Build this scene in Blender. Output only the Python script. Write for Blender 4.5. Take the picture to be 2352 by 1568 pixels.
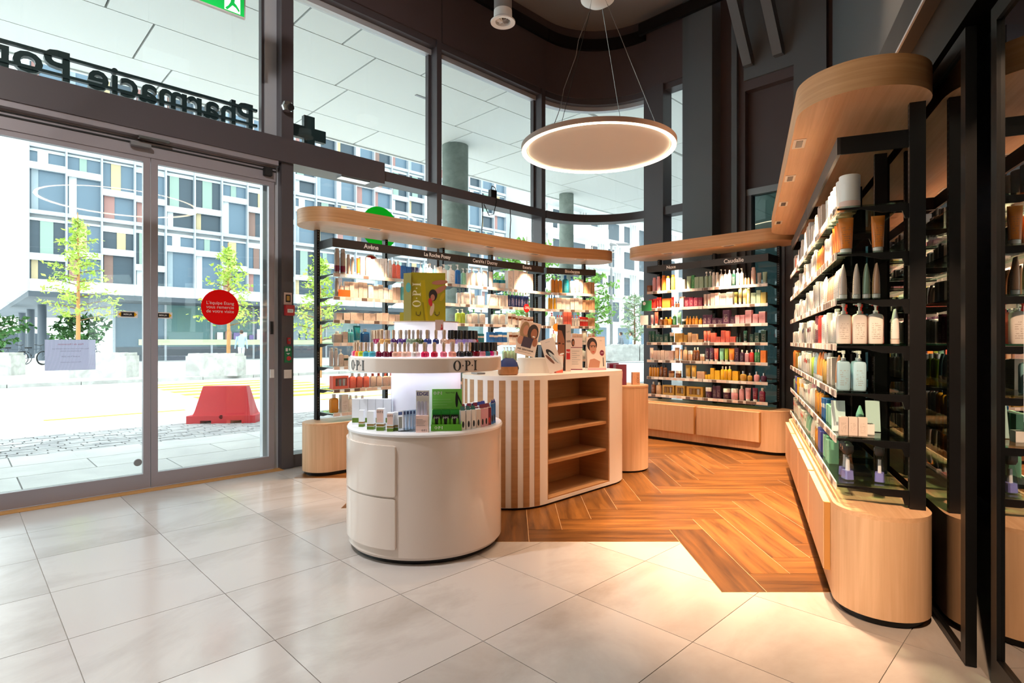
import bpy, math, random
from mathutils import Matrix, Vector

# ------------------------------------------------------------------ scene, camera, light
for o in list(bpy.data.objects):
    bpy.data.objects.remove(o)
SC = bpy.context.scene
COL = SC.collection
rnd = random.Random(7)
R = math.radians
PI = math.pi

cam_d = bpy.data.cameras.new('camera')
cam_d.sensor_width = 36.0
cam_d.lens = 36.0 * 1304.0 / 2352.0
cam_d.clip_end = 400
cam = bpy.data.objects.new('camera', cam_d)
cam.location = (0, 0, 1.22)
cam.rotation_euler = (R(90), 0, 0)
COL.objects.link(cam)
SC.camera = cam

SC.view_settings.view_transform = 'Standard'
SC.view_settings.look = 'None'
SC.view_settings.gamma = 1.0
SC.view_settings.use_curve_mapping = False
SC.view_settings.exposure = 0.15
SC.cycles.max_bounces = 6
SC.cycles.diffuse_bounces = 3
SC.cycles.glossy_bounces = 3
SC.cycles.transmission_bounces = 4
SC.cycles.transparent_max_bounces = 14
SC.cycles.sample_clamp_indirect = 6.0
SC.cycles.caustics_reflective = False
SC.cycles.caustics_refractive = False
SC.cycles.use_denoising = True
SC.cycles.use_adaptive_sampling = True
SC.cycles.adaptive_threshold = .1

# bright overcast sky
W = bpy.data.worlds.new('overcast_sky')
SC.world = W
W.use_nodes = True
bg = W.node_tree.nodes['Background']
bg.inputs[0].default_value = (0.93, 0.97, 1.0, 1)
bg.inputs[1].default_value = 3.9

WARM = (1.0, 0.67, 0.43)
SPOT_CANOPY = 120.0      # watts per canopy downlight
SPOT_FILL = 650.0    # watts per added fill spotlight
RING_EMIT = 14.0

# ------------------------------------------------------------------ helpers
def lin(h):
    h = h.lstrip('#')
    out = []
    for i in (0, 2, 4):
        c = int(h[i:i+2], 16) / 255
        out.append(c / 12.92 if c <= .04045 else ((c + .055) / 1.055) ** 2.4)
    return (*out, 1)

MATS = {}
def mat(name, col='#888888', rough=.5, metal=0., spec=.5, emit=0., alpha=None):
    if name in MATS:
        return MATS[name]
    m = bpy.data.materials.new(name)
    m.use_nodes = True
    b = m.node_tree.nodes['Principled BSDF']
    c = lin(col) if isinstance(col, str) else col
    b.inputs['Base Color'].default_value = c
    b.inputs['Roughness'].default_value = rough
    b.inputs['Metallic'].default_value = metal
    b.inputs['Specular IOR Level'].default_value = spec
    if emit:
        b.inputs['Emission Color'].default_value = c
        b.inputs['Emission Strength'].default_value = emit
    if alpha is not None:
        b.inputs['Alpha'].default_value = alpha
    MATS[name] = m
    return m

def nodes(m):
    return m.node_tree.nodes, m.node_tree.links, m.node_tree.nodes['Principled BSDF']

def wood(name, light, dark, scale, rough=.42, rand=False, amount=1.0):
    """timber grain: noise stretched along the axis whose scale is smallest (object space)"""
    m = mat(name, light, rough)
    N, L, b = nodes(m)
    tc = N.new('ShaderNodeTexCoord')
    mp = N.new('ShaderNodeMapping')
    mp.inputs['Scale'].default_value = scale
    L.new(tc.outputs['Object'], mp.inputs['Vector'])
    if rand:
        oi = N.new('ShaderNodeObjectInfo')
        mu = N.new('ShaderNodeMath'); mu.operation = 'MULTIPLY'; mu.inputs[1].default_value = 37.
        L.new(oi.outputs['Random'], mu.inputs[0])
        cb = N.new('ShaderNodeCombineXYZ')
        for i in range(3):
            L.new(mu.outputs[0], cb.inputs[i])
        L.new(cb.outputs[0], mp.inputs['Location'])
    n1 = N.new('ShaderNodeTexNoise')
    n1.inputs['Scale'].default_value = 1.0
    n1.inputs['Detail'].default_value = 6.
    n1.inputs['Roughness'].default_value = .65
    n1.inputs['Distortion'].default_value = .5
    L.new(mp.outputs[0], n1.inputs['Vector'])
    rp = N.new('ShaderNodeValToRGB')
    rp.color_ramp.elements[0].position = .5 - .22 * amount
    rp.color_ramp.elements[0].color = lin(dark)
    rp.color_ramp.elements[1].position = .5 + .2 * amount
    rp.color_ramp.elements[1].color = lin(light)
    L.new(n1.outputs[0], rp.inputs[0])
    out = rp.outputs[0]
    if rand:
        hs = N.new('ShaderNodeHueSaturation')
        mr = N.new('ShaderNodeMapRange')
        mr.inputs['To Min'].default_value = .62
        mr.inputs['To Max'].default_value = 1.12
        L.new(oi.outputs['Random'], mr.inputs['Value'])
        L.new(mr.outputs[0], hs.inputs['Value'])
        L.new(out, hs.inputs['Color'])
        out = hs.outputs[0]
    L.new(out, b.inputs['Base Color'])
    bp = N.new('ShaderNodeBump')
    bp.inputs['Strength'].default_value = .08
    bp.inputs['Distance'].default_value = .002
    L.new(n1.outputs[0], bp.inputs['Height'])
    L.new(bp.outputs[0], b.inputs['Normal'])
    return m

def blotchy(name, a, c, scale=2., rough=.4, rmin=None, stretch=(1, 1, 1), rand=True, lo=.35, hi=.68, coord='Object'):
    m = mat(name, a, rough)
    N, L, b = nodes(m)
    tc = N.new('ShaderNodeTexCoord')
    mp = N.new('ShaderNodeMapping')
    mp.inputs['Scale'].default_value = stretch
    L.new(tc.outputs[coord], mp.inputs['Vector'])
    if rand:
        oi = N.new('ShaderNodeObjectInfo')
        mu = N.new('ShaderNodeMath'); mu.operation = 'MULTIPLY'; mu.inputs[1].default_value = 53.
        L.new(oi.outputs['Random'], mu.inputs[0])
        cb = N.new('ShaderNodeCombineXYZ')
        for i in range(3):
            L.new(mu.outputs[0], cb.inputs[i])
        L.new(cb.outputs[0], mp.inputs['Location'])
    n1 = N.new('ShaderNodeTexNoise')
    n1.inputs['Scale'].default_value = scale
    n1.inputs['Detail'].default_value = 9.
    n1.inputs['Roughness'].default_value = .62
    n1.inputs['Distortion'].default_value = .6
    L.new(mp.outputs[0], n1.inputs['Vector'])
    rp = N.new('ShaderNodeValToRGB')
    rp.color_ramp.elements[0].position = lo
    rp.color_ramp.elements[0].color = lin(c)
    rp.color_ramp.elements[1].position = hi
    rp.color_ramp.elements[1].color = lin(a)
    L.new(n1.outputs[0], rp.inputs[0])
    L.new(rp.outputs[0], b.inputs['Base Color'])
    if rmin is not None:
        mr = N.new('ShaderNodeMapRange')
        mr.inputs['To Min'].default_value = rough
        mr.inputs['To Max'].default_value = rmin
        L.new(n1.outputs[0], mr.inputs['Value'])
        L.new(mr.outputs[0], b.inputs['Roughness'])
    return m

def glass(name, tint='#f4fbf8', f0=.04, rough=0.):
    """thin pane: clear through, mirror-like by Fresnel"""
    m = bpy.data.materials.new(name)
    m.use_nodes = True
    N, L = m.node_tree.nodes, m.node_tree.links
    N.remove(N['Principled BSDF'])
    out = N['Material Output']
    tr = N.new('ShaderNodeBsdfTransparent'); tr.inputs[0].default_value = lin(tint)
    gl = N.new('ShaderNodeBsdfGlossy'); gl.inputs['Roughness'].default_value = rough
    lw = N.new('ShaderNodeLayerWeight'); lw.inputs[0].default_value = .5
    pw = N.new('ShaderNodeMath'); pw.operation = 'POWER'; pw.inputs[1].default_value = 5.
    L.new(lw.outputs['Facing'], pw.inputs[0])
    fr = N.new('ShaderNodeMapRange'); fr.inputs['To Min'].default_value = f0; fr.inputs['To Max'].default_value = 1.
    L.new(pw.outputs[0], fr.inputs['Value'])
    mx = N.new('ShaderNodeMixShader')
    L.new(fr.outputs[0], mx.inputs[0]); L.new(tr.outputs[0], mx.inputs[1]); L.new(gl.outputs[0], mx.inputs[2])
    L.new(mx.outputs[0], out.inputs[0])
    MATS[name] = m
    return m

def translucent(name, col):
    m = mat(name, col, .7)
    N, L, b = nodes(m)
    t = N.new('ShaderNodeBsdfTranslucent'); t.inputs[0].default_value = lin(col)
    mx = N.new('ShaderNodeMixShader'); mx.inputs[0].default_value = .6
    L.new(b.outputs[0], mx.inputs[1]); L.new(t.outputs[0], mx.inputs[2]); L.new(mx.outputs[0], N['Material Output'].inputs[0])
    return m

class MB:
    """collects shapes into one mesh"""
    def __init__(self):
        self.v = []; self.f = []; self.m = []
    def add(self, vs, fs, mi=0):
        o = len(self.v)
        self.v += [tuple(p) for p in vs]
        for f in fs:
            self.f.append([i + o for i in f]); self.m.append(mi)
        return self
    def box(self, x0, x1, y0, y1, z0, z1, mi=0):
        return self.add([(x0,y0,z0),(x1,y0,z0),(x1,y1,z0),(x0,y1,z0),(x0,y0,z1),(x1,y0,z1),(x1,y1,z1),(x0,y1,z1)],
                        [(0,3,2,1),(4,5,6,7),(0,1,5,4),(1,2,6,5),(2,3,7,6),(3,0,4,7)], mi)
    def prism(self, poly, z0, z1, mi=0, mtop=None, mbot=None):
        n = len(poly)
        vs = [(x, y, z0) for x, y in poly] + [(x, y, z1) for x, y in poly]
        self.add(vs, [(i, (i+1) % n, n + (i+1) % n, n + i) for i in range(n)], mi)
        self.add([(x, y, z1) for x, y in poly], [tuple(range(n))], mi if mtop is None else mtop)
        self.add([(x, y, z0) for x, y in poly], [tuple(range(n-1, -1, -1))], mi if mbot is None else mbot)
        return self
    def prism_yz(self, poly, x0, x1, mi=0):
        n = len(poly)
        vs = [(x0, y, z) for y, z in poly] + [(x1, y, z) for y, z in poly]
        fs = [(i, (i+1) % n, n + (i+1) % n, n + i) for i in range(n)] + [tuple(range(n-1, -1, -1)), tuple(range(n, 2*n))]
        return self.add(vs, fs, mi)
    def prism_xz(self, poly, y0, y1, mi=0):
        """poly of (x,z) counter-clockwise seen from -y; extruded from y0 (front) to y1"""
        n = len(poly)
        vs = [(x, y0, z) for x, z in poly] + [(x, y1, z) for x, z in poly]
        fs = [(i, n + i, n + (i+1) % n, (i+1) % n) for i in range(n)] + [tuple(range(n)), tuple(range(2*n-1, n-1, -1))]
        return self.add(vs, fs, mi)
    def lathe(self, prof, n=20, mi=0, c=(0, 0), mis=None):
        rings = []
        vs = []; fs = []; ms = []
        for r, z in prof:
            if r <= 1e-6:
                rings.append([len(vs)]); vs.append((c[0], c[1], z))
            else:
                rings.append(list(range(len(vs), len(vs) + n)))
                vs += [(c[0] + r*math.cos(2*PI*i/n), c[1] + r*math.sin(2*PI*i/n), z) for i in range(n)]
        for k in range(len(rings) - 1):
            a, b = rings[k], rings[k+1]
            mm = mi if mis is None else mis[k]
            for i in range(n):
                j = (i+1) % n
                if len(a) == 1 and len(b) == 1: continue
                if len(a) == 1: fs.append((a[0], b[j], b[i]))
                elif len(b) == 1: fs.append((a[i], a[j], b[0]))
                else: fs.append((a[i], a[j], b[j], b[i]))
                ms.append(mm)
        o = len(self.v); self.v += vs
        self.f += [[i + o for i in f] for f in fs]; self.m += ms
        return self
    def loft(self, rings, mi=0, cap=True):
        n = len(rings[0]); o = len(self.v)
        for r in rings: self.v += [tuple(p) for p in r]
        for k in range(len(rings)-1):
            for i in range(n):
                j = (i+1) % n
                self.f.append([o+k*n+i, o+k*n+j, o+(k+1)*n+j, o+(k+1)*n+i]); self.m.append(mi)
        if cap:
            self.f.append([o+i for i in range(n-1, -1, -1)]); self.m.append(mi)
            self.f.append([o+(len(rings)-1)*n+i for i in range(n)]); self.m.append(mi)
        return self
    def tube(self, pts, r, n=8, mi=0):
        rings = []
        pts = [Vector(p) for p in pts]
        for i, p in enumerate(pts):
            d = (pts[min(i+1, len(pts)-1)] - pts[max(i-1, 0)]).normalized()
            a = d.cross(Vector((0, 0, 1)))
            if a.length < .05: a = d.cross(Vector((1, 0, 0)))
            a.normalize(); b = d.cross(a)
            rr = r[i] if isinstance(r, (list, tuple)) else r
            rings.append([p + (a*math.cos(2*PI*k/n) - b*math.sin(2*PI*k/n))*rr for k in range(n)])
        return self.loft(rings, mi)
    def torus(self, Rr, r0, r1, n=64, k=8, mi=0, z=0):
        rings = []
        vs = []
        for i in range(n):
            a = 2*PI*i/n
            for j in range(k):
                b = 2*PI*j/k
                q = Rr + r0*math.cos(b)
                vs.append((q*math.cos(a), q*math.sin(a), z + r1*math.sin(b)))
        fs = [(i*k+j, ((i+1) % n)*k+j, ((i+1) % n)*k+(j+1) % k, i*k+(j+1) % k) for i in range(n) for j in range(k)]
        return self.add(vs, fs, mi)
    def mesh(self, name, mats, smooth=True):
        me = bpy.data.meshes.new(name)
        me.from_pydata(self.v, [], self.f)
        for m in (mats if isinstance(mats, (list, tuple)) else [mats]):
            me.materials.append(m)
        me.polygons.foreach_set('material_index', self.m)
        if smooth:
            me.polygons.foreach_set('use_smooth', [True]*len(self.f))
            me.set_sharp_from_angle(angle=R(32))
        me.update()
        return me
    def build(self, name, mats, parent=None, loc=(0, 0, 0), rz=0., smooth=True, rot=None):
        return put(name, self.mesh(name, mats, smooth), parent, loc, rz, rot)

def put(name, me, parent=None, loc=(0, 0, 0), rz=0., rot=None):
    o = bpy.data.objects.new(name, me)
    COL.objects.link(o)
    o.location = loc
    o.rotation_euler = rot if rot is not None else (0, 0, rz)
    if parent is not None: o.parent = parent
    return o

def empty(name, loc=(0, 0, 0), rz=0.):
    o = bpy.data.objects.new(name, None)
    o.empty_display_size = .1
    COL.objects.link(o)
    o.location = loc; o.rotation_euler = (0, 0, rz)
    return o

def tag(o, label, cat, group=None, kind=None):
    o['label'] = label
    o['category'] = cat
    if group: o['group'] = group
    if kind: o['kind'] = kind
    return o

def struct(o, label=None, cat=None):
    o['kind'] = 'structure'
    if label: o['label'] = label
    if cat: o['category'] = cat
    return o

def arcpts(cx, cy, r, a0, a1, n):
    return [(cx + r*math.cos(a0 + (a1-a0)*i/n), cy + r*math.sin(a0 + (a1-a0)*i/n)) for i in range(n+1)]

def stadium(pts, r, n=16):
    """outline (CCW) of a band of half width r round a centre line, with round ends"""
    P = [Vector(p) for p in pts]
    dirs = [(P[i+1]-P[i]).normalized() for i in range(len(P)-1)]
    nor = [Vector((d.y, -d.x)) for d in dirs]      # right-hand side
    side = []
    for i, p in enumerate(P):
        if i == 0: side.append(nor[0])
        elif i == len(P)-1: side.append(nor[-1])
        else:
            m = (nor[i-1] + nor[i]).normalized()
            side.append(m / max(.3, m.dot(nor[i])))
    right = [(p + s*r)[:] for p, s in zip(P, side)]
    left = [(p - s*r)[:] for p, s in zip(P, side)]
    a = math.atan2(nor[-1].y, nor[-1].x)
    capE = arcpts(P[-1].x, P[-1].y, r, a, a + PI, n)
    b = math.atan2(-nor[0].y, -nor[0].x)
    capS = arcpts(P[0].x, P[0].y, r, b, b + PI, n)
    return right[:-1] + capE + left[::-1][1:-1] + capS[:-1]

def clip(poly, nx, ny, c):
    """keep the part of poly where nx*x+ny*y <= c"""
    out = []
    for i in range(len(poly)):
        a, b = poly[i], poly[(i+1) % len(poly)]
        da, db = nx*a[0]+ny*a[1]-c, nx*b[0]+ny*b[1]-c
        if da <= 0: out.append(a)
        if (da < 0) != (db < 0) and da != db:
            t = da/(da-db)
            out.append((a[0]+(b[0]-a[0])*t, a[1]+(b[1]-a[1])*t))
    return out

class Frame:
    def __init__(self, o, d):
        self.o = Vector(o); self.d = Vector(d).normalized()
        self.b = Vector((-self.d.y, self.d.x)); self.rz = math.atan2(self.d.y, self.d.x)
    def w(self, x, y, z=0.):
        p = self.o + self.d*x + self.b*y
        return (p.x, p.y, z)

FACADE = Frame((-2.227, 5.419), (.713, .701))       # x along the street front, y outwards
UL = Frame((-1.627, 5.174), (.713, .701))           # window shelving unit
UM = Frame((.4225, 7.222), (.927, .375))            # its last, angled bay
UB = Frame((1.692, 7.167), (.701, -.713))           # corner shelving unit
UR = Frame((2.644, 5.422), (-.383, -.924))          # shelving unit on the inner side
FAC2 = Frame((1.911, 8.085), (.701, -.713))         # second street front beyond the round corner (y outwards)
CORNER = (1.198, 7.384)
GRAIN_Z = (34, 34, 1.2)

_txt = {}
def text_mesh(s, size, m, depth=0., align='CENTER', bold=0., shear=0.):
    k = (s, size, m.name, depth, align, bold)
    if k in _txt: return _txt[k]
    cu = bpy.data.curves.new('lettering', 'FONT')
    cu.body = s; cu.size = size; cu.align_x = align; cu.align_y = 'CENTER'
    cu.extrude = depth; cu.offset = bold; cu.resolution_u = 3; cu.shear = shear
    ob = bpy.data.objects.new('lettering', cu)
    COL.objects.link(ob)
    bpy.context.view_layer.update()
    me = bpy.data.meshes.new_from_object(ob.evaluated_get(bpy.context.evaluated_depsgraph_get()))
    bpy.data.objects.remove(ob); bpy.data.curves.remove(cu)
    me.materials.clear(); me.materials.append(m)
    me.name = 'lettering'
    _txt[k] = me
    return me

def text(s, size, m, parent, loc, rot=(PI/2, 0, 0), depth=0., align='CENTER', bold=0., name='lettering', sx=1.):
    """flat lettering; with the default rotation it faces local -y"""
    o = put(name, text_mesh(s, size, m, depth, align, bold), parent, loc, 0, rot)
    if sx != 1.: o.scale = (sx, 1, 1)
    return o

# serif capitals drawn as polygons, unit cap height, x from 0
def _serif(ch):
    if ch == 'I':
        return [[(0,0),(.42,0),(.42,.05),(.31,.08),(.31,.92),(.42,.95),(.42,1),(0,1),(0,.95),(.11,.92),(.11,.08),(0,.05)]], .42
    if ch == 'P':
        stem = [(0,0),(.42,0),(.42,.05),(.31,.08),(.31,.92),(.31,1),(0,1),(0,.95),(.11,.92),(.11,.08),(0,.05)]
        o = [(.31 + .40*math.cos(a)*(1 if True else 1), .73 + .27*math.sin(a)) for a in [R(90 - 15*i) for i in range(13)]]
        i_ = [(.31 + .20*math.cos(a), .73 + .21*math.sin(a)) for a in [R(90 - 15*i) for i in range(13)]]
        polys = [stem]
        for k in range(12):
            polys.append([o[k], i_[k], i_[k+1], o[k+1]])
        return polys, .72
    if ch == 'O':
        polys = []
        for k in range(24):
            a, b = R(15*k), R(15*k+15)
            polys.append([(.42+.42*math.cos(a), .5+.52*math.sin(a)), (.42+.42*math.cos(b), .5+.52*math.sin(b)),
                          (.42+.22*math.cos(b), .5+.46*math.sin(b)), (.42+.22*math.cos(a), .5+.46*math.sin(a))])
        return polys, .84
    if ch == '.':
        return [[(.08+.08*math.cos(R(30*k)), .5+.08*math.sin(R(30*k))) for k in range(12)]], .16
    return [], .3

def opi(hgt, m, parent, fn, thick=.0015, gap=.12):
    """the O.P.I word mark; fn(x, z) -> 3D point on the carrying surface; centred on x = 0"""
    tot = 0; parts = []
    for ch in 'O.P.I':
        p, w = _serif(ch)
        parts.append((p, tot)); tot += w + gap
    tot -= gap
    mb = MB()
    for polys, x0 in parts:
        for poly in polys:
            pts = [fn((x + x0 - tot/2)*hgt, (z - .5)*hgt) for x, z in poly]
            area = sum(poly[i][0]*poly[(i+1) % len(poly)][1]-poly[(i+1) % len(poly)][0]*poly[i][1] for i in range(len(poly)))
            if area < 0: pts = pts[::-1]
            mb.add(pts, [tuple(range(len(pts)))])
    return mb.build('lettering', m, parent, smooth=False)

# ------------------------------------------------------------------ materials
M_tile = blotchy('stone_tile', '#b6ada7', '#9c9189', 1.1, .22, .12, stretch=(.8, 1.2, 1), lo=.30, hi=.54)
M_grout = mat('grout', '#8f877f', .8)
M_plank = wood('herringbone_timber', '#8f5c29', '#44260c', (1.6, 17, 17), .36, True)
M_oak = wood('oak_upright_grain', '#dfb791', '#c89d75', GRAIN_Z, .45, amount=1.1)
M_oak_h = wood('oak_long_grain', '#cc9b6c', '#ab784a', (1.3, 1.3, 46), .45, amount=1.1)
M_oak_u = wood('oak_underside', '#e0b48c', '#c99a70', (1.3, 40, 40), .5, amount=1.1)
M_oak_in = wood('oak_inside', '#b98a5c', '#a2754a', (1.2, 1.2, 30), .5)
M_oak_cut = mat('oak_edge', '#b98445', .5)
M_lacquer = mat('white_lacquer', '#ddcdc2', .12, spec=.5)
M_lam = mat('white_laminate', '#efe8e0', .35)
M_black = mat('black_steel', '#0d0c0c', .38, .3)
M_slot = mat('slotted_upright', '#0f0e0e', .38, .3)
def _slots():
    N, L, b = nodes(M_slot)
    tc = N.new('ShaderNodeTexCoord'); sp = N.new('ShaderNodeSeparateXYZ')
    L.new(tc.outputs['Object'], sp.inputs[0])
    fr = N.new('ShaderNodeMath'); fr.operation = 'PINGPONG'; fr.inputs[1].default_value = .0125
    L.new(sp.outputs['Z'], fr.inputs[0])
    gt = N.new('ShaderNodeMath'); gt.operation = 'GREATER_THAN'; gt.inputs[1].default_value = .0078
    L.new(fr.outputs[0], gt.inputs[0])
    ax = N.new('ShaderNodeMath'); ax.operation = 'ABSOLUTE'; L.new(sp.outputs['X'], ax.inputs[0])
    lt = N.new('ShaderNodeMath'); lt.operation = 'LESS_THAN'; lt.inputs[1].default_value = .006
    L.new(ax.outputs[0], lt.inputs[0])
    mu = N.new('ShaderNodeMath'); mu.operation = 'MULTIPLY'
    L.new(gt.outputs[0], mu.inputs[0]); L.new(lt.outputs[0], mu.inputs[1])
    mx = N.new('ShaderNodeMix'); mx.data_type = 'RGBA'
    mx.inputs['A'].default_value = lin('#141212'); mx.inputs['B'].default_value = lin('#6a6662')
    L.new(mu.outputs[0], mx.inputs['Factor']); L.new(mx.outputs['Result'], b.inputs['Base Color'])
_slots()
M_frame = mat('dark_bronze_frame', '#534d51', .4, .1)
M_frame_door = mat('grey_door_frame', '#9a949a', .38, .2)
M_frame_lt = mat('silver_jamb', '#c6c9cf', .38, .2)
M_wall_dk = mat('dark_panel', '#54484a', .45)
M_wall_gr = mat('charcoal_panel', '#5c6064', .5)
M_wall_bk = mat('warm_plaster', '#d8c8b4', .8)
M_ceil = mat('grey_ceiling', '#8f8580', .8)
M_glass = glass('window_glass', '#f3faf8', .042)
M_glass_door = glass('partition_glass', '#8f9895', .72)
M_glass_shelf = glass('shelf_glass', '#e6f4ee', .03)
M_glass_green = glass('green_glass', '#93a8a2', .08)
M_glass_edge = mat('glass_edge', '#7fc9b0', .2)
M_clear = glass('clear_plastic', '#f2f5f6', .04)
M_white = mat('white_paint', '#f2f0ee', .5)
M_whiteplastic = mat('white_plastic', '#eeeeee', .3)
M_chrome = mat('chrome', '#d8d8d8', .15, 1.)
M_rubber = mat('black_rubber', '#101010', .7)
M_ink = mat('black_ink', '#161313', .5)
M_whiteink = mat('white_ink', '#f4f2f0', .5)
M_grey = mat('grey_metal', '#8a8a8c', .4, .6)

# ------------------------------------------------------------------ floor
ROOM = [FACADE.w(-7, .05)[:2], FACADE.w(3.82, .05)[:2]]
ROOM += arcpts(CORNER[0], CORNER[1], 1.05, R(134.5), R(44.5), 10)
ROOM += [FAC2.w(3.1, .05)[:2], UR.w(-1.0, 1.4)[:2], UR.w(9, 1.4)[:2], FACADE.w(-7, -5)[:2]]
ROOM = ROOM[::-1]
floor = MB().prism(ROOM, -.12, -.004).build('floor', M_grout)
struct(floor, 'pale stone tile floor with a herringbone timber area', 'floor')
T = .602
FT = Frame((-2.235, 3.608), (.713, .701))
for i in range(-8, 10):
    for j in range(-13, 6):
        c = FT.w((i+.5)*T, (j+.5)*T)
        if math.hypot(c[0], c[1]-3) > 7.5 or c[1] < .3: continue
        x = Vector(c[:2]) - FACADE.o
        g = .0016
        sq = [(-T/2+g, -T/2+g), (T/2-g, -T/2+g), (T/2-g, T/2-g), (-T/2+g, T/2-g)]
        sq = [(FT.w((i+.5)*T+a, (j+.5)*T+b)[:2]) for a, b in sq]
        n = FACADE.b; sq = clip(sq, n.x, n.y, n.dot(FACADE.o) - .07)
        if len(sq) < 3: continue
        n = UR.b; sq = clip(sq, n.x, n.y, n.dot(UR.o) + .44)
        if len(sq) < 3: continue
        n = FAC2.b; sq = clip(sq, n.x, n.y, n.dot(FAC2.o) - .03)
        if len(sq) < 3: continue
        loc = [((p[0]-c[0])*FT.d.x + (p[1]-c[1])*FT.d.y, (p[0]-c[0])*FT.b.x + (p[1]-c[1])*FT.b.y) for p in sq]
        MB().prism(loc, -.01, 0).build('tile', M_tile, floor, c, FT.rz)

PW, PL = .22, .916
pg = .0018
plank_me = MB().box(-PL/2+pg, PL/2-pg, -PW/2+pg, PW/2-pg, -.004, .0025).mesh('plank', M_plank)
under_me = MB().box(-PL/2, PL/2, -PW/2, PW/2, 0, .0012).mesh('plank_joint', mat('pale_joint', '#c9a277', .7))
for n in range(-3, 4):
    for i in range(0, 30):
        for vert in (0, 1):
            x0, y0 = 1.02 + n*(PL+PW) + i*PW, 3.678 + n*(PW-PL) + i*PW
            c = (x0 + PW/2, y0 - PL/2) if vert else (x0 - PL/2, y0 - PW/2)
            if n == -2 and i == 0 and not vert: continue
            if c[0] < -2.05: continue
            p = Vector(c)
            if (p-FACADE.o).dot(FACADE.b) > -.15 or (p-FAC2.o).dot(FAC2.b) > -.12 or (p-UR.o).dot(UR.b) > .36: continue
            if (p-UL.o).dot(UL.b) > .3 and c[0] < .2: continue
            o = put('plank', plank_me, floor, (c[0], c[1], 0), PI/2 if vert else 0)
            put('joint_bed', under_me, floor, (c[0], c[1], 0), PI/2 if vert else 0)
MB().box(-5, .02, -.07, .05, -.004, .004).build('threshold_strip', M_oak_cut, floor, (FACADE.o.x, FACADE.o.y, 0), FACADE.rz)

# ------------------------------------------------------------------ street front: frames, doors, glass
ZC = 5.8
def fpart(name, mb, m, parent, fr=FACADE, smooth=False):
    return mb.build(name, m, parent, (fr.o.x, fr.o.y, 0), fr.rz, smooth)

def bay(name, x0, x1, mull_r, label, beam=False, sill=True, fr=FACADE, tz=(2.98, 3.09)):
    w = empty(name, (fr.o.x, fr.o.y, 0), fr.rz); struct(w, label, 'window')
    MB().box(x1 - mull_r, x1, 0, .2, 0, 4.8).build('mullion', M_frame, w, smooth=False)
    MB().box(x0, x1-mull_r, 0, .2, *tz).build('transom', M_frame, w, smooth=False)
    MB().box(x0, x1-mull_r, .02, .2, 4.72, 4.8).build('head_rail', M_frame, w, smooth=False)
    MB().box(x0, x1-mull_r, .11, .2, 4.66, 4.72).build('head_seal', M_frame_lt, w, smooth=False)
    MB().box(x0, x1-mull_r, .0, .2, 0, .12).build('sill_rail', M_frame, w, smooth=False)
    MB().box(x0, x1-mull_r, .165, .175, .12, tz[0]).build('pane', M_glass, w, smooth=False)
    MB().box(x0, x1-mull_r, .165, .175, tz[1], 4.7).build('pane', M_glass, w, smooth=False)
    MB().box(x1-mull_r-.03, x1-mull_r, .13, .19, tz[1], 4.72).build('gasket', M_frame, w, smooth=False)
    return w
bay('window_1', -6.95, -2.2, .08, 'tall glazing of the street front beyond the sliding doors')
bay('window_2', .135, 1.945, .07, 'tall street window beside the door post, green disc on it')
bay('window_3', 1.945, 3.79, .08, 'tall street window between the two slim mullions')

# bay over the doors
w = empty('window_4', (FACADE.o.x, FACADE.o.y, 0), FACADE.rz)
struct(w, 'upper glazing above the sliding doors', 'window')
MB().box(-2.2, -.09, .165, .175, 3.15, 4.7).build('pane', M_glass, w, smooth=False)
MB().box(-2.2, -.09, .02, .2, 4.72, 4.8).build('head_rail', M_frame, w, smooth=False)
MB().box(-.09, .02, .10, .2, 3.15, 4.8).build('jamb', M_frame_lt, w, smooth=False)
MB().box(-.115, -.09, .12, .19, 3.15, 4.75).build('gasket', M_frame, w, smooth=False)
post = MB().box(.02, .135, -.02, .2, 0, 4.8).build('trim_1', M_frame, None, (FACADE.o.x, FACADE.o.y, 0), FACADE.rz, False)
struct(post, 'dark door post carrying switches and alarms', 'post')
beam = MB().box(-4, 1.127, -.06, .2, 2.93, 3.157).build('beam', M_frame, None, (FACADE.o.x, FACADE.o.y, 0), FACADE.rz, False)
struct(beam, 'dark door operator beam above the sliding doors', 'beam')
MB().box(-4, -.02, -.045, .18, 2.885, 2.93).build('cover', M_frame_door, beam, smooth=False)
MB().box(-4, -.02, .02, .15, 2.74, 2.884).build('header_rail', M_frame_door, beam, smooth=False)
MB().box(-4, -.02, .012, .02, 2.83, 2.842).build('track', M_rubber, beam, smooth=False)
MB().box(-4, -.02, .012, .02, 2.86, 2.868).build('track', M_rubber, beam, smooth=False)
MB().box(.62, .95, -.055, .05, 2.91, 2.93).build('sensor', M_chrome, beam, smooth=False)
MB().box(-1.15, -.93, -.06, -.02, 2.865, 2.885).build('sensor', M_chrome, beam, smooth=False)
MB().box(-1.2, -1.06, -.05, .0, 2.80, 2.83).build('sensor', M_grey, beam, smooth=False)
MB().box(-.14, -.07, -.03, .03, 2.78, 2.85).build('sensor', M_rubber, beam, smooth=False)

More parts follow.
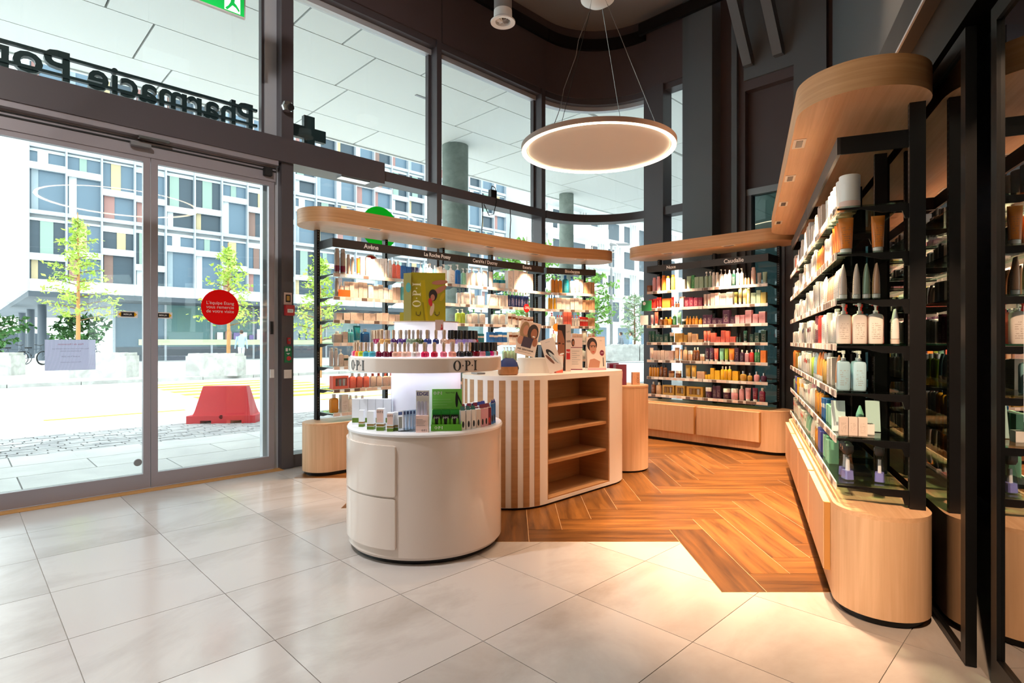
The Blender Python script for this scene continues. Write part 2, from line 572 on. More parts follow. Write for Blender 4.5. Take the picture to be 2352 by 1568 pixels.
def leaf(name, x0, x1, y0, label):
    d = empty(name, (FACADE.o.x, FACADE.o.y, 0), FACADE.rz); struct(d, label, 'door')
    y1 = y0 + .045; s = .05
    for a, b in ((x0, x0+s), (x1-s, x1)):
        MB().box(a, b, y0, y1, .01, 2.76).build('stile', M_frame_door, d, smooth=False)
    MB().box(x0+s, x1-s, y0, y1, .01, .13).build('bottom_rail', M_frame_door, d, smooth=False)
    MB().box(x0+s, x1-s, y0, y1, 2.70, 2.76).build('top_rail', M_frame_door, d, smooth=False)
    MB().box(x0+s, x1-s, y0+.018, y0+.026, .13, 2.70).build('pane', M_glass, d, smooth=False)
    return d
door_r = leaf('door_1', -1.045, -.03, .03, 'glass sliding door carrying the red disc')
door_l = leaf('door_2', -2.10, -1.05, .03, 'glass sliding door carrying the paper notice')
MB().box(-2.2, -2.11, .0, .2, 0, 3.1).build('jamb', M_frame, door_l, smooth=False)
MB().box(-.028, .018, .06, .2, 0, 2.9).build('jamb', M_frame_lt, door_r, smooth=False)
MB().box(-.10, -.035, .13, .2, 0, 2.9).build('jamb', M_frame_lt, door_r, smooth=False)

# round corner
def ring_seg(r0, r1, z0, z1, a0=R(134.5), a1=R(44.5), n=18, mb=None, mi=0):
    poly = arcpts(CORNER[0], CORNER[1], r1, a1, a0, n) + arcpts(CORNER[0], CORNER[1], r0, a0, a1, n)
    return (mb or MB()).prism(poly, z0, z1, mi)
w = empty('window_5'); struct(w, 'curved corner glazing behind the hanging ring lamp', 'window')
ring_seg(1.0, 1.2, 2.98, 3.09).build('transom', M_frame, w)
ring_seg(1.02, 1.2, 4.72, 4.8).build('head_rail', M_frame, w)
ring_seg(1.11, 1.2, 4.66, 4.72).build('head_seal', M_frame_lt, w)
ring_seg(1.0, 1.2, 0, .12).build('sill_rail', M_frame, w)
ring_seg(1.165, 1.175, .12, 2.98).build('pane', M_glass, w)
ring_seg(1.165, 1.175, 3.09, 4.7).build('pane', M_glass, w)
MB().box(-.04, .10, 0, .2, 0, 4.8).build('mullion', M_frame, w, (FAC2.o.x, FAC2.o.y, 0), FAC2.rz, False)

# second street front: slot window, pilasters, charcoal wall
w = empty('window_6', (FAC2.o.x, FAC2.o.y, 0), FAC2.rz); struct(w, 'narrow slot window beside the charcoal pilasters', 'window')
MB().box(.10, .286, -.03, .2, 0, 4.8).build('mullion', M_frame, w, smooth=False)
MB().box(.286, .575, .0, .2, 2.98, 3.09).build('transom', M_frame, w, smooth=False)
MB().box(.286, .575, .02, .2, 4.72, 4.8).build('head_rail', M_frame, w, smooth=False)
MB().box(.286, .575, .0, .2, 0, .12).build('sill_rail', M_frame, w, smooth=False)
MB().box(.286, .575, .165, .175, .12, 2.98).build('pane', M_glass, w, smooth=False)
MB().box(.286, .575, .165, .175, 3.09, 4.72).build('pane', M_glass, w, smooth=False)
w = empty('window_7', (FAC2.o.x, FAC2.o.y, 0), FAC2.rz); struct(w, 'low greenish window in the recess of the charcoal wall', 'window')
MB().box(1.40, 1.86, .08, .2, 3.05, 3.13).build('head_rail', M_grey, w, smooth=False)
MB().box(1.40, 1.46, .08, .2, .3, 3.05).build('jamb', M_frame, w, smooth=False)
MB().box(1.80, 1.86, .08, .2, .3, 3.05).build('jamb', M_frame, w, smooth=False)
MB().box(1.46, 1.80, .14, .15, .3, 3.05).build('pane', M_glass_green, w, smooth=False)
cw = empty('wall_corner', (FAC2.o.x, FAC2.o.y, 0), FAC2.rz); struct(cw, 'charcoal panelled wall with pilasters behind the corner shelves', 'wall')
MB().box(.575, .72, -.02, .25, 0, ZC).build('pilaster', M_wall_gr, cw, smooth=False)
MB().box(.725, 1.054, -.14, .25, 0, ZC).build('pilaster', M_wall_gr, cw, smooth=False)
MB().box(1.054, 1.25, .10, .25, 0, ZC).build('recess_panel', M_wall_dk, cw, smooth=False)
MB().box(1.25, 1.32, -.02, .25, 0, ZC).build('pilaster', M_wall_gr, cw, smooth=False)
MB().box(1.32, 1.40, .04, .25, 0, ZC).build('pilaster', M_wall_dk, cw, smooth=False)
MB().box(1.40, 2.0, .14, .25, 3.13, 4.35).build('recess_panel', M_wall_dk, cw, smooth=False)
MB().box(1.40, 2.05, .0, .25, 4.47, ZC).build('upper_panel', M_wall_gr, cw, smooth=False)
MB().box(1.40, 2.05, .03, .25, 4.35, 4.47).build('lintel', M_wall_dk, cw, smooth=False)
MB().box(1.40, 2.05, .20, .25, 0, .3).build('spandrel', M_wall_dk, cw, smooth=False)
MB().box(1.86, 2.02, .10, .25, .3, 3.13).build('recess_panel', M_wall_dk, cw, smooth=False)
MB().box(2.0, 2.35, -.03, .25, 0, ZC).build('pilaster', M_wall_gr, cw, smooth=False)
MB().box(2.35, 2.5, .05, .25, 0, ZC).build('recess_panel', M_wall_dk, cw, smooth=False)
MB().box(2.5, 3.3, -.02, .25, 0, ZC).build('pilaster', M_wall_gr, cw, smooth=False)

# dark wall above the glazing
wf = empty('wall_front'); struct(wf, 'dark panelled wall above the street windows', 'wall')
MB().box(-7, 1.945, .0, .25, 4.8, ZC).build('panel', M_wall_dk, wf, (FACADE.o.x, FACADE.o.y, 0), FACADE.rz, False)
MB().box(1.955, 3.82, .0, .25, 4.8, ZC).build('panel', M_wall_dk, wf, (FACADE.o.x, FACADE.o.y, 0), FACADE.rz, False)
ring_seg(1.0, 1.25, 4.8, ZC).build('panel', M_wall_dk, wf)
MB().box(0, .57, .0, .25, 4.8, ZC).build('panel', M_wall_dk, wf, (FAC2.o.x, FAC2.o.y, 0), FAC2.rz, False)
ring_seg(.955, .998, 5.50, 5.66).build('track', M_black, wf)
MB().box(-7, 3.81, -.045, -.002, 5.50, 5.66).build('track', M_black, wf, (FACADE.o.x, FACADE.o.y, 0), FACADE.rz, False)
MB().box(.0, 1.9, -.20, -.15, 5.50, 5.66).build('track', M_black, wf, (FAC2.o.x, FAC2.o.y, 0), FAC2.rz, False)

ceil = MB().prism(ROOM, ZC, ZC+.15).build('ceiling', M_ceil); struct(ceil, 'high dark grey ceiling', 'ceiling')
# slanting steel beams under the ceiling
for k, (x, dz) in enumerate(((1.42, 0), (1.78, .1))):
    b = MB().prism_yz([(-.9, 5.78), (-.75, 5.78), (.06, 4.62), (-.08, 4.62)], x, x+.11).build('beam', M_wall_gr, None, (FAC2.o.x, FAC2.o.y, 0), FAC2.rz, False)
    struct(b, ('slanting charcoal brace nearer the hanging ring lamp', 'slanting charcoal brace nearer the inner wall')[k], 'beam')

# inner side: glass sliding partition, dark room behind
wr = empty('wall_right', (UR.o.x, UR.o.y, 0), UR.rz); struct(wr, 'charcoal wall and header above the glass partition', 'wall')
MB().box(-1.1, 9, .50, .62, 2.86, ZC).build('panel', M_wall_gr, wr, smooth=False)
MB().box(-.9, 9, .33, .62, 2.66, 2.86).build('header', mat('header_charcoal', '#333335', .5), wr, smooth=False)
MB().box(-.9, 9, .322, .3295, 2.662, 2.676).build('header_edge', M_frame_lt, wr, smooth=False)
MB().box(-.9, 9, .39, .52, 2.44, 2.66).build('track_box', M_black, wr, smooth=False)
MB().box(-1.1, 9, 1.32, 1.4, 0, ZC).build('panel', M_wall_dk, wr, smooth=False)
MB().box(.28, .40, .44, .52, 0, 2.44).build('reveal', M_wall_dk, wr, smooth=False)
MB().box(1.55, 1.67, .44, .52, 0, 2.44).build('reveal', M_wall_dk, wr, smooth=False)
MB().box(-.9, -.25, .40, .52, 0, 2.44).build('reveal', M_wall_dk, wr, smooth=False)
def gdoor(name, x0, x1, y, label, rail, stile=.05):
    d = empty(name, (UR.o.x, UR.o.y, 0), UR.rz); struct(d, label, 'door')
    for a, b in ((x0, x0+stile), (x1-stile, x1)):
        MB().box(a, b, y, y+.035, .005, 2.40).build('stile', M_black, d, smooth=False)
    MB().box(x0+stile, x1-stile, y, y+.035, .005, rail).build('bottom_rail', M_black, d, smooth=False)
    MB().box(x0+stile, x1-stile, y, y+.035, 2.34, 2.40).build('top_rail', M_black, d, smooth=False)
    MB().box(x0+stile, x1-stile, y+.012, y+.02, rail, 2.34).build('pane', M_glass_door, d, smooth=False)
    return d
gdoor('door_3', .9, 2.0, .39, 'glass partition leaf behind the inner shelving', .03)
gdoor('door_4', 2.0, 3.40, .39, 'glass partition leaf at the rounded end of the inner shelving', .03)
door_n = gdoor('door_5', 3.50, 4.75, .435, 'nearest glass sliding leaf with a white notice', .11)
gdoor('door_6', -.2, .9, .39, 'farthest glass partition leaf behind the inner shelving', .03)
MB().box(3.78, 3.93, .428, .434, .97, 1.33).build('notice', M_white, door_n, smooth=False)

# walls outside the picture
def wall(name, p, q, z0, z1, m, label, t=.12):
    p, q = Vector(p), Vector(q); d = (q-p); L = d.length; a = math.atan2(d.y, d.x)
    return struct(MB().box(0, L, 0, t, z0, z1).build(name, m, None, (p.x, p.y, 0), a, False), label, 'wall')
wall('wall_back', UR.w(9, 1.4)[:2], FACADE.w(-7, -5)[:2], 0, ZC, M_wall_bk, 'plain warm wall behind the viewer', .12)
wall('wall_left', FACADE.w(-7, -5)[:2], FACADE.w(-7, .2)[:2], 0, ZC, M_wall_bk, 'plain warm wall beyond the street doors', .12)

# ------------------------------------------------------------------ outside: soffit, pavement, road
M_soffit = mat('soffit_panel', '#f4f6f3', .6)
M_asphalt = blotchy('asphalt', '#dcdcde', '#c6c6ca', 3., .9, stretch=(1, 1, 1), rand=False)
M_paver = blotchy('paving_slab', '#e3e2e1', '#cfcecf', 1.2, .8)
M_cobble = blotchy('cobble', '#cfced0', '#a9a8ac', 3., .85)
M_conc = blotchy('concrete', '#c9c7c2', '#a5a39f', 3., .85)
M_col = blotchy('column_concrete', '#9aa39b', '#6f7a73', 2.2, .8)
M_yellow = mat('road_yellow', '#e8b73a', .8)
M_dark_gap = mat('joint_dark', '#20262a', .9)  # dark backing that shows in the soffit panel joints

def fx(name, label, cat):
    e = empty(name, (FACADE.o.x, FACADE.o.y, 0), FACADE.rz)
    return struct(e, label, cat)

sof = fx('soffit', 'white panelled underside of the overhang outside', 'soffit')
MB().box(-14, 46, .26, 4.2, 4.99, 5.2).build('slab', M_dark_gap, sof, smooth=False)
MB().box(5.0, 46, -14, .26, 4.99, 5.2).build('slab', M_dark_gap, sof, smooth=False)
MB().box(-14, 46, 4.2, 4.26, 4.88, 5.25).build('fascia', M_soffit, sof, smooth=False)
rows = [(.26, 1.07), (1.07, 2.18), (2.18, 3.3), (3.3, 4.2)]
cuts = [[-7.3, -4.9, -2.5, -.1, .6, 1.22, 2.4, 3.6, 5.0],
        [-8.0, -5.6, -3.25, -1.02, 1.7, 3.9, 5.2],
        [-8.0, -5.5, -2.9, -.55, 1.05, 1.9, 4.3, 5.6],
        [-8.0, -5.0, -2.0, -.1, 1.9, 3.1, 4.6, 6.0]]
for (y0, y1), cs in zip(rows, cuts):
    xs = [-14] + cs + [cs[-1] + 2.4*k for k in range(1, 10)]
    for a, b in zip(xs[:-1], xs[1:]):
        MB().box(a+.012, b-.012, y0+.008, y1-.008, 4.9, 4.99).build('panel', M_soffit, sof, smooth=False)
for j in range(3):
    for k in range(5):
        a = 5.02 + 2.4*k
        MB().box(a+.012, a+2.388, -1.0-1.2*j+.02, .2-1.2*j-.005, 4.9, 4.99).build('panel', M_soffit, sof, smooth=False)
for x, y in ((-.92, 1.62), (-3.9, 1.62), (2.9, 1.62)):
    MB().box(x-.2, x+.2, y-.022, y+.022, 4.892, 4.9).build('air_slot', M_grey, sof, smooth=False)

st = fx('road', 'pale asphalt street outside the shop', 'road')
MB().box(-60, 120, 4.3, 14.9, -.30, -.03).build('asphalt', M_asphalt, st, smooth=False)
for x0, x1, y in ((-4.5, -3.3, 6.1), (-1.2, .8, 6.1), (3.4, 5.4, 6.1), (-9, -6.5, 6.1)):
    MB().box(x0, x1, y, y+.12, -.03, -.026).build('lane_marking', M_yellow, st, smooth=False)
for k in range(7):
    MB().box(1.6, 5.6, 7.3+k*.95, 7.75+k*.95, -.03, -.026).build('crossing_stripe', M_yellow, st, smooth=False)

pv = fx('pavement', 'pale stone slabs outside the doors', 'pavement')
MB().box(-60, 60, .2, 4.3, -.3, -.035).build('bed', mat('joint_sand', '#9d9b9b', .9), pv, smooth=False)
MB().box(6.0, 60, -40, .2, -.3, -.035).build('bed', MATS['joint_sand'], pv, smooth=False)
slab_me = MB().box(.006, 1.194, .006, .594, -.05, -.02).mesh('slab', M_paver, False)
for j in range(4):
    for i in range(-7, 9):
        put('slab', slab_me, pv, (i*1.2 + (.6 if j % 2 else 0), .25 + j*.6, 0))
cb = MB()
for j in range(16):
    x = -11.
    while x < 9:
        wdt = rnd.uniform(.16, .30)
        cb.box(x+.008, x+wdt-.008, 2.68+j*.1+.006, 2.78+j*.1-.006, -.06, -.022-rnd.random()*.006)
        x += wdt
o = cb.build('cobbles', M_cobble, pv, smooth=False); o['kind'] = 'stuff'
fp = fx('sidewalk', 'far pavement across the street with a grey kerb', 'sidewalk')
MB().box(-60, 120, 15.1, 34.6, -.3, .06).build('paving', M_paver, fp, smooth=False)
for k in range(40):
    MB().box(-30+k*1.6+.01, -30+(k+1)*1.6-.01, 14.9, 15.1, -.3, .07).build('kerb_stone', M_conc, fp, smooth=False)

# round concrete columns under the overhang
for (x, y, r, lb) in ((-1.07, 10.7, .245, 'thick round concrete column outside the middle street window'),
                      (1.36, 14.2, .18, 'slim round concrete column outside the curved corner window')):
    c = MB().lathe([(0, -.03), (r, -.03), (r, 4.9), (0, 4.9)], 32).build('column', M_col, None, (x, y, 0))
    struct(c, lb, 'column')

# concrete blocks across the street
blk = []
def block(x, y, L, hgt, rz, label):
    m = MB()
    prof = [(-L/2, 0), (L/2, 0), (L/2, hgt*.88), (L/2-.06, hgt*.88), (L/2-.06, hgt)]
    n = 5
    top = []
    for k in range(n):
        a = L/2-.06-(L-.12)*k/n; b = L/2-.06-(L-.12)*(k+1)/n
        top += [(a-.03, hgt), ((a+b)/2, hgt-.05), (b+.03, hgt)]
    m.prism_xz(prof + top + [(-L/2+.06, hgt*.88), (-L/2, hgt*.88)], -.35, .35)
    o = m.build('concrete_block', M_conc, None, (x, y, .06), rz, False)
    tag(o, label, 'block', 'concrete blocks across the street')
block(-17.9, 19.5, 1.7, .78, R(8), 'concrete block at the far pavement edge, leftmost of the row')
block(-13.2, 18.4, 1.75, .8, R(4), 'concrete block wrapped in red tape behind the paper notice')
block(-10.1, 19.4, 1.7, .76, R(2), 'concrete block standing below the red disc on the door')
block(6.6, 34, 1.9, 1.0, R(0), 'pale concrete block far beyond the corner window, left one')
block(8.5, 34, 1.8, 1.0, R(0), 'pale concrete block far beyond the corner window, right one')

# red plastic barrier
M_red = mat('red_plastic', '#e0303a', .4)
b = empty('road_barrier', (-4.45, 8.85, -.03), R(6))
tag(b, 'red plastic road barrier standing on the asphalt outside the doors', 'barrier')
m = MB(); m.loft([[(-.42, -.2, .12), (.42, -.2, .12), (.42, .2, .12), (-.42, .2, .12)], [(-.40, -.16, .2), (.40, -.16, .2), (.40, .16, .2), (-.40, .16, .2)],
                  [(-.32, -.07, .56), (.32, -.07, .56), (.32, .07, .56), (-.32, .07, .56)]])
m.build('body', M_red, b)
m = MB()
for x0, x1 in ((-.5, -.3), (-.14, .14), (.3, .5)): m.box(x0, x1, -.22, .22, 0, .05)
m.box(-.5, .5, -.22, .22, .05, .12)
m.build('foot', M_red, b, smooth=False)
MB().lathe([(0, 0), (.03, 0), (.03, .02), (0, .02)], 12).build('plug', M_rubber, b, (0, -.20, .1), 0, rot=(PI/2, 0, 0))

# trees
M_leaf = mat('spring_leaf', '#b4cf5a', .6)
M_leaf2 = mat('dark_leaf', '#7fae4c', .6)
M_bark = mat('bark', '#7c5a3a', .8)
M_bark_o = mat('wrapped_bark', '#c08a55', .8)
def tree(x, y, h, r, z0, label, n=1500, m=M_leaf, seed=1, conic=True, stem=M_bark_o, ls=.075):
    q = random.Random(seed)
    t = empty('street_tree', (x, y, .04)); tag(t, label, 'tree', 'street trees')
    MB().tube([(0, 0, 0), (.02, 0, h*.3), (0, .03, h*.6), (0, 0, h*.97)], [.075, .065, .04, .012], 8).build('trunk', stem, t)
    br = MB(); lf = MB()
    nb = 34
    ends = []
    for k in range(nb):
        z = z0 + (h*.93-z0)*(k/nb)
        a = k*2.4 + q.random()
        f = 1-(k/nb)
        L = r*(f**.75 if conic else math.sqrt(max(.05, 1-(2*f-1)**2)))*(.7+.35*q.random())
        e = (math.cos(a)*L, math.sin(a)*L, z + L*.22)
        br.tube([(0, 0, z), (e[0]*.5, e[1]*.5, z+L*.14), e], [.02, .012, .005], 5)
        ends.append((z, e, L))
    br.build('branches', M_bark, t)
    for k in range(n):
        z, e, L = q.choice(ends)
        f = .25 + .8*q.random()
        c = Vector((e[0]*f, e[1]*f, z + (e[2]-z)*f)) + Vector((q.gauss(0, .09), q.gauss(0, .09), q.gauss(0, .07)))
        a, b_ = Vector((q.gauss(0, 1), q.gauss(0, 1), q.gauss(0, .7))).normalized(), Vector((q.gauss(0, 1), q.gauss(0, 1), q.gauss(0, .7))).normalized()
        s = ls*(.6+.8*q.random())
        lf.add([c-a*s, c+b_*s*.5, c+a*s, c-b_*s*.5], [(0, 1, 2, 3)])
    o = lf.build('foliage', m, t, smooth=False); o['kind'] = 'stuff'
    return t
tree(-15.3, 20.0, 5.9, 1.45, 1.9, 'young pale green tree seen through the door with the notice', 1700, seed=3)
tree(-10.3, 20.6, 4.9, 1.25, 1.75, 'young pale green tree behind the red disc', 1500, seed=5)
tree(-6.3, 18.6, 4.2, 1.2, 1.2, 'young pale green tree behind the window shelving', 1400, seed=8)
tree(.6, 23.0, 5.6, 1.7, 1.6, 'bushy green tree behind the window shelving middle', 1800, M_leaf2, 11, False, M_bark, .12)
tree(3.9, 27.0, 4.8, 1.2, 1.6, 'bushy green tree next to the slim outside column', 1200, M_leaf2, 12, False, M_bark, .12)
tree(8.2, 38.0, 4.6, 1.3, 1.2, 'thin grey green tree far beyond the corner window', 700, mat('grey_leaf', '#9fb090', .7), 14, False, M_bark, .14)

# street lamp
l = empty('street_lamp', (7.0, 40, .04)); tag(l, 'grey street lamp post far beyond the corner window', 'street lamp')
MB().lathe([(0, 0), (.13, 0), (.10, 3), (.07, 8.2), (0, 8.2)], 12).build('pole', M_grey, l)
MB().box(-.1, 1.3, -.12, .12, 7.95, 8.08).build('lamp_head', M_grey, l, smooth=False)

# ------------------------------------------------------------------ apartment block across the street
M_bwall = mat('facade_panel', '#cdd2d6', .5)
M_bframe = mat('facade_aluminium', '#aeb5bd', .45, .1)
M_bglass = mat('facade_glass', '#62788a', .25, 0., .4)
M_bglass_d = mat('facade_glass_dark', '#3f4e5a', .25, 0., .4)
M_cur = [mat('curtain_white', '#d3dade', .7), mat('curtain_sand', '#bfae8a', .7), mat('curtain_brick', '#a57b76', .7),
         mat('curtain_grey', '#98a5ae', .7), mat('curtain_brown', '#856a62', .7), mat('curtain_green', '#92a89f', .7)]
M_bsoff = mat('arcade_soffit', '#4a525b', .7)
CW_, FH = 1.48, 3.3
ab = empty('apartment_block', FACADE.w(.4, 31.1, 0), FACADE.rz)
tag(ab, 'white apartment block with a grid of curtained windows across the street', 'building')
NC = 22
ZB = [3.72, 7.65, 10.96, 14.26, 17.56]
MB().box(0, NC*CW_, .35, 32, 3.72, 17.7).build('body', M_bwall, ab, smooth=False)
MB().box(0, NC*CW_, .0, 32, 3.45, 3.72).build('arcade_soffit', M_bsoff, ab, smooth=False)
for z in ZB[1:]:
    MB().box(0, NC*CW_, -.02, .35, z-.10, z+.10).build('floor_band', M_bframe, ab, smooth=False)
for k in range(NC+1):
    MB().box(k*CW_-.04, k*CW_+.04, -.06, .35, 3.72, 17.6).build('facade_mullion', M_bframe, ab, smooth=False)
wm = []
for v in range(7):
    q = random.Random(40+v)
    hh = 3.06
    a = MB()
    sp = (.95, 1.1, 1.9, .8, 1.2, 2.0, 1.5)[v]
    a.box(.04, CW_-.04, .0, .2, sp, sp+.34)                                   # white spandrel
    c0 = q.uniform(.1, .7)
    a.box(.12+c0*.9, .12+c0*.9+q.uniform(.3, .55), .19, .23, sp+.34, hh, 1)
    a.box(.12, .12+q.uniform(.25, .5), .19, .23, 0, sp, 2)
    a.box(.04, CW_-.04, .17, .20, hh-q.uniform(.05, .35), hh, 3)                # blind
    cs = [M_bwall] + q.sample(M_cur, 2) + [M_cur[0]]
    g = MB().box(.04, CW_-.04, .24, .27, 0, hh)
    wm.append((a.mesh('window', cs, False), g.mesh('pane', M_bglass if v % 3 else M_bglass_d, False)))
for r_ in range(4):
    z = ZB[r_] + .12 if r_ else ZB[0] + .6
    if r_ == 0:
        MB().box(0, NC*CW_, .0, .3, ZB[0], ZB[0]+.6).build('parapet', M_bwall, ab, smooth=False)
    for k in range(NC):
        a, g = wm[(k*3 + r_*5 + (k*k) % 4) % 7]
        o = put('window', a, ab, (k*CW_, 0, z))
        put('pane', g, o)
# side face with slanting fins
for k in range(32):
    MB().box(-.28, .0, .5+k*.95, .72+k*.95, 3.72, 17.6).build('fin', M_bwall, ab, smooth=False)
# shop level
M_shopglass = mat('shop_glass', '#6f8f90', .08, 0., .9)
M_plinth = mat('shop_plinth', '#4a525c', .5)
MB().box(4.0, NC*CW_, 3.0, 3.2, .06, .9).build('shop_plinth', M_plinth, ab, smooth=False)
for k in range(11):
    x = 4.0 + k*2.6
    o = MB().box(x+.06, x+2.54, 3.05, 3.1, .9, 3.45).build('shop_pane', M_shopglass if k % 3 else M_bglass, ab, smooth=False)
    MB().box(x-.06, x+.06, 2.98, 3.15, .06, 3.45).build('shop_mullion', M_bframe, ab, smooth=False)
MB().box(4, NC*CW_, 3.2, 3.4, .06, 3.45).build('shop_back', M_plinth, ab, smooth=False)
MB().box(5.2, 18.0, 2.96, 3.0, 1.0, 1.35).build('window_display', mat('display_band', '#d8dcb8', .6), ab, smooth=False)
for k in range(14):
    MB().box(9.5+k*.5, 9.5+k*.5+rnd.uniform(.25, .42), 2.9, 2.96, 1.35, 1.35+rnd.uniform(.3, .8)).build(
        'window_display', rnd.choice([M_cur[2], M_cur[3], M_whiteplastic, mat('display_violet', '#7d6fa8', .6)]), ab, smooth=False)
text('RAIFFEISEN', .62, mat('sign_red', '#d23a3a', .5), ab, (19.6, 2.9, 3.0), depth=.03)
for x, y in ((1.2, 8.0), (1.2, 15.0), (1.2, 22.0)):
    MB().lathe([(0, 0), (.22, 0), (.22, 3.5), (0, 3.5)], 14).build('arcade_column', M_plinth, ab, (x, y, .06))
MB().box(-14, 4.0, 34, 34.3, .06, 2.0).build('garden_wall', M_plinth, ab, smooth=False)

for k, (x, y) in enumerate(((-32.6, 35.6), (-28.0, 36.6))):
    tree(x, y, 3.0, 1.9, .5, 'dark green bush under the overhang across the street, %s' % ('leftmost', 'nearest the shop windows')[k], 900, mat('hedge_leaf', '#3f6b30', .7), 60+k, False, M_bark, .2)
def bicycle(x, y, rz, label):
    t = empty('bicycle', (x, y, .06), rz); tag(t, label, 'bicycle', 'bicycles under the overhang')
    for s in (-.52, .52): MB().torus(.32, .022, .022, 20, 5).build('wheel', M_rubber, t, (s, 0, .345), 0, rot=(PI/2, 0, 0))
    m = MB()
    for a, b in (((-.52, .345), (-.08, .35)), ((-.08, .35), (-.2, .82)), ((-.08, .35), (.38, .78)), ((-.2, .76), (.38, .80)), ((-.52, .345), (-.2, .76)), ((.52, .345), (.36, .95))):
        m.tube([(a[0], 0, a[1]), (b[0], 0, b[1])], .02, 6)
    m.build('frame', M_plinth, t)
    MB().box(-.32, -.08, -.07, .07, .82, .88).build('saddle', M_rubber, t, smooth=False)
    MB().tube([(.30, -.28, 1.0), (.37, 0, .96), (.30, .28, 1.0)], .016, 6).build('handlebar', M_rubber, t)
for k in range(5): bicycle(-24.3+.7*k, 27.6+.35*k, R(70+6*k), 'dark bicycle parked under the overhang, %s from left' % ('first', 'second', 'third', 'fourth', 'fifth')[k])

# white balcony building beyond the corner
wb = empty('balcony_building', FACADE.w(35.2, 31.0, 0), FACADE.rz)
tag(wb, 'white building with long balconies beyond the corner window', 'building')
M_wb = mat('white_render', '#eef0f0', .6)
M_rail = mat('balcony_panel', '#dfe6e6', .4)
MB().box(0, 46, 0, 10, .06, 19).build('body', M_wb, wb, smooth=False)
for f_ in range(6):
    z = 3.0 + f_*2.85
    MB().box(-.4, 46, -1.5, 0, z, z+.28).build('balcony_slab', M_wb, wb, smooth=False)
    if f_ % 2 == 1:
        MB().box(3, 11, -1.48, -1.40, z+.28, z+1.25).build('balcony_rail', M_rail, wb, smooth=False)
    for k in range(15):
        x = 1.0 + k*3.0
        if (k + f_) % 3 == 1:
            MB().box(x, x+1.9, -.06, .0, z+.35, z+2.5).build('window', M_bglass_d, wb, smooth=False)
        else:
            o = MB().box(x, x+1.0, -.05, .0, z+.35, z+2.5).build('window', M_bglass_d, wb, smooth=False)
            for j in range(3):
                MB().box(x+1.15+j*.42, x+1.3+j*.42, -.22, .0, z+.28, z+2.85).build('fin', M_wb, wb, smooth=False)
for k in range(9):
    MB().box(1+k*4.6, 3.4+k*4.6, -.05, 0, .2, 2.7).build('window', M_bglass, wb, smooth=False)

# grey neighbour building past the slot window
nb = empty('office_building', (6.3, 21.0, 0), R(-45)); tag(nb, 'blue grey building seen through the narrow slot window', 'building')
MB().box(0, 30, 0, 9, .0, 11).build('body', mat('grey_render', '#74838d', .7), nb, smooth=False)
for f_ in range(3):
    for k in range(10):
        o = MB().box(1+k*2.9, 2.6+k*2.9, -.06, .0, 1.0+f_*3.3, 3.0+f_*3.3).build('window', M_bglass_d, nb, smooth=False)

# people far outside
M_skin = mat('skin', '#c99a80', .6)
def person(x, y, top, legs, label, step=.12, rz=0.):
    t = empty('person', (x, y, .05), rz); tag(t, label, 'person', 'passers-by outside')
    def ring(cx, cy, z, a, b, n=10): return [(cx+a*math.cos(2*PI*i/n), cy+b*math.sin(2*PI*i/n), z) for i in range(n)]
    m = MB()
    for s in (-1, 1):      # legs
        m.loft([ring(s*.10+.02*s, s*step-.06, .0, .05, .11), ring(s*.10, s*step, .09, .05, .06), ring(s*.10, s*step*.7, .45, .065, .07), ring(s*.09, 0, .86, .09, .10)], 1)
    m.loft([ring(0, 0, .82, .16, .11), ring(0, 0, 1.0, .15, .10), ring(0, .01, 1.25, .19, .12), ring(0, .01, 1.42, .20, .11), ring(0, 0, 1.49, .07, .07), ring(0, 0, 1.55, .05, .055)], 0)
    for s in (-1, 1):      # arms
        m.loft([ring(s*.21, 0, 1.43, .055, .06), ring(s*.25, -s*.05, 1.14, .045, .05), ring(s*.26, -s*.14+.04, .88, .035, .04), ring(s*.26, -s*.15+.05, .79, .03, .045)], 0)
    m.build('body', [top, legs], t)
    MB().loft([ring(0, .02, 1.54, .05, .06), ring(0, .03, 1.60, .075, .09), ring(0, .02, 1.68, .078, .10), ring(0, 0, 1.75, .05, .06)]).build('head', M_skin, t)
    MB().loft([ring(0, -.03, 1.60, .085, .075), ring(0, -.02, 1.70, .088, .10), ring(0, 0, 1.775, .05, .06)]).build('hair', mat('hair_dark', '#3a2a22', .7), t)
    return t
M_blue_c = mat('blue_cloth', '#9fb4d0', .8); M_grey_c = mat('grey_cloth', '#7d838c', .8)
person(7.0, 36.5, M_grey_c, M_plinth, 'person in grey walking outside past the corner window', rz=R(60))
person(7.8, 37.2, M_blue_c, M_blue_c, 'person in light blue walking outside past the corner window', rz=R(80))
person(-14.3, 30.0, M_blue_c, M_cur[0], 'person in pale blue passing the shop across the street', rz=R(40))

# shop sign outside, read from behind
M_sign = mat('sign_petrol', '#1e3236', .5)
sg = empty('shop_sign', FACADE.w(0, .55, 3.49), FACADE.rz)
tag(sg, 'dark channel letters on two rails above the doors, seen from behind', 'sign')
for z in (-.07, .085):
    MB().box(-3.6, -.0, -.02, .02, z-.012, z+.012).build('rail', M_sign, sg, smooth=False)
def back_text(s, size, x_right, width):
    me = text_mesh(s, size, M_sign, .03, 'LEFT', .006)
    xs = [v.co.x for v in me.vertices]
    o = put('lettering', me, sg, (x_right, .03, 0), 0, (PI/2, 0, PI))
    o.scale = (width/(max(xs)-min(xs)), 1, 1)
    return o
back_text('Pharmacie', .34, -.02, 1.36)
back_text('Populaire', .34, -1.50, 1.36)
cr = empty('pharmacy_cross', FACADE.w(.57, .60, 3.50), FACADE.rz)
tag(cr, 'dark pharmacy cross sign hanging outside beside the door post', 'sign')
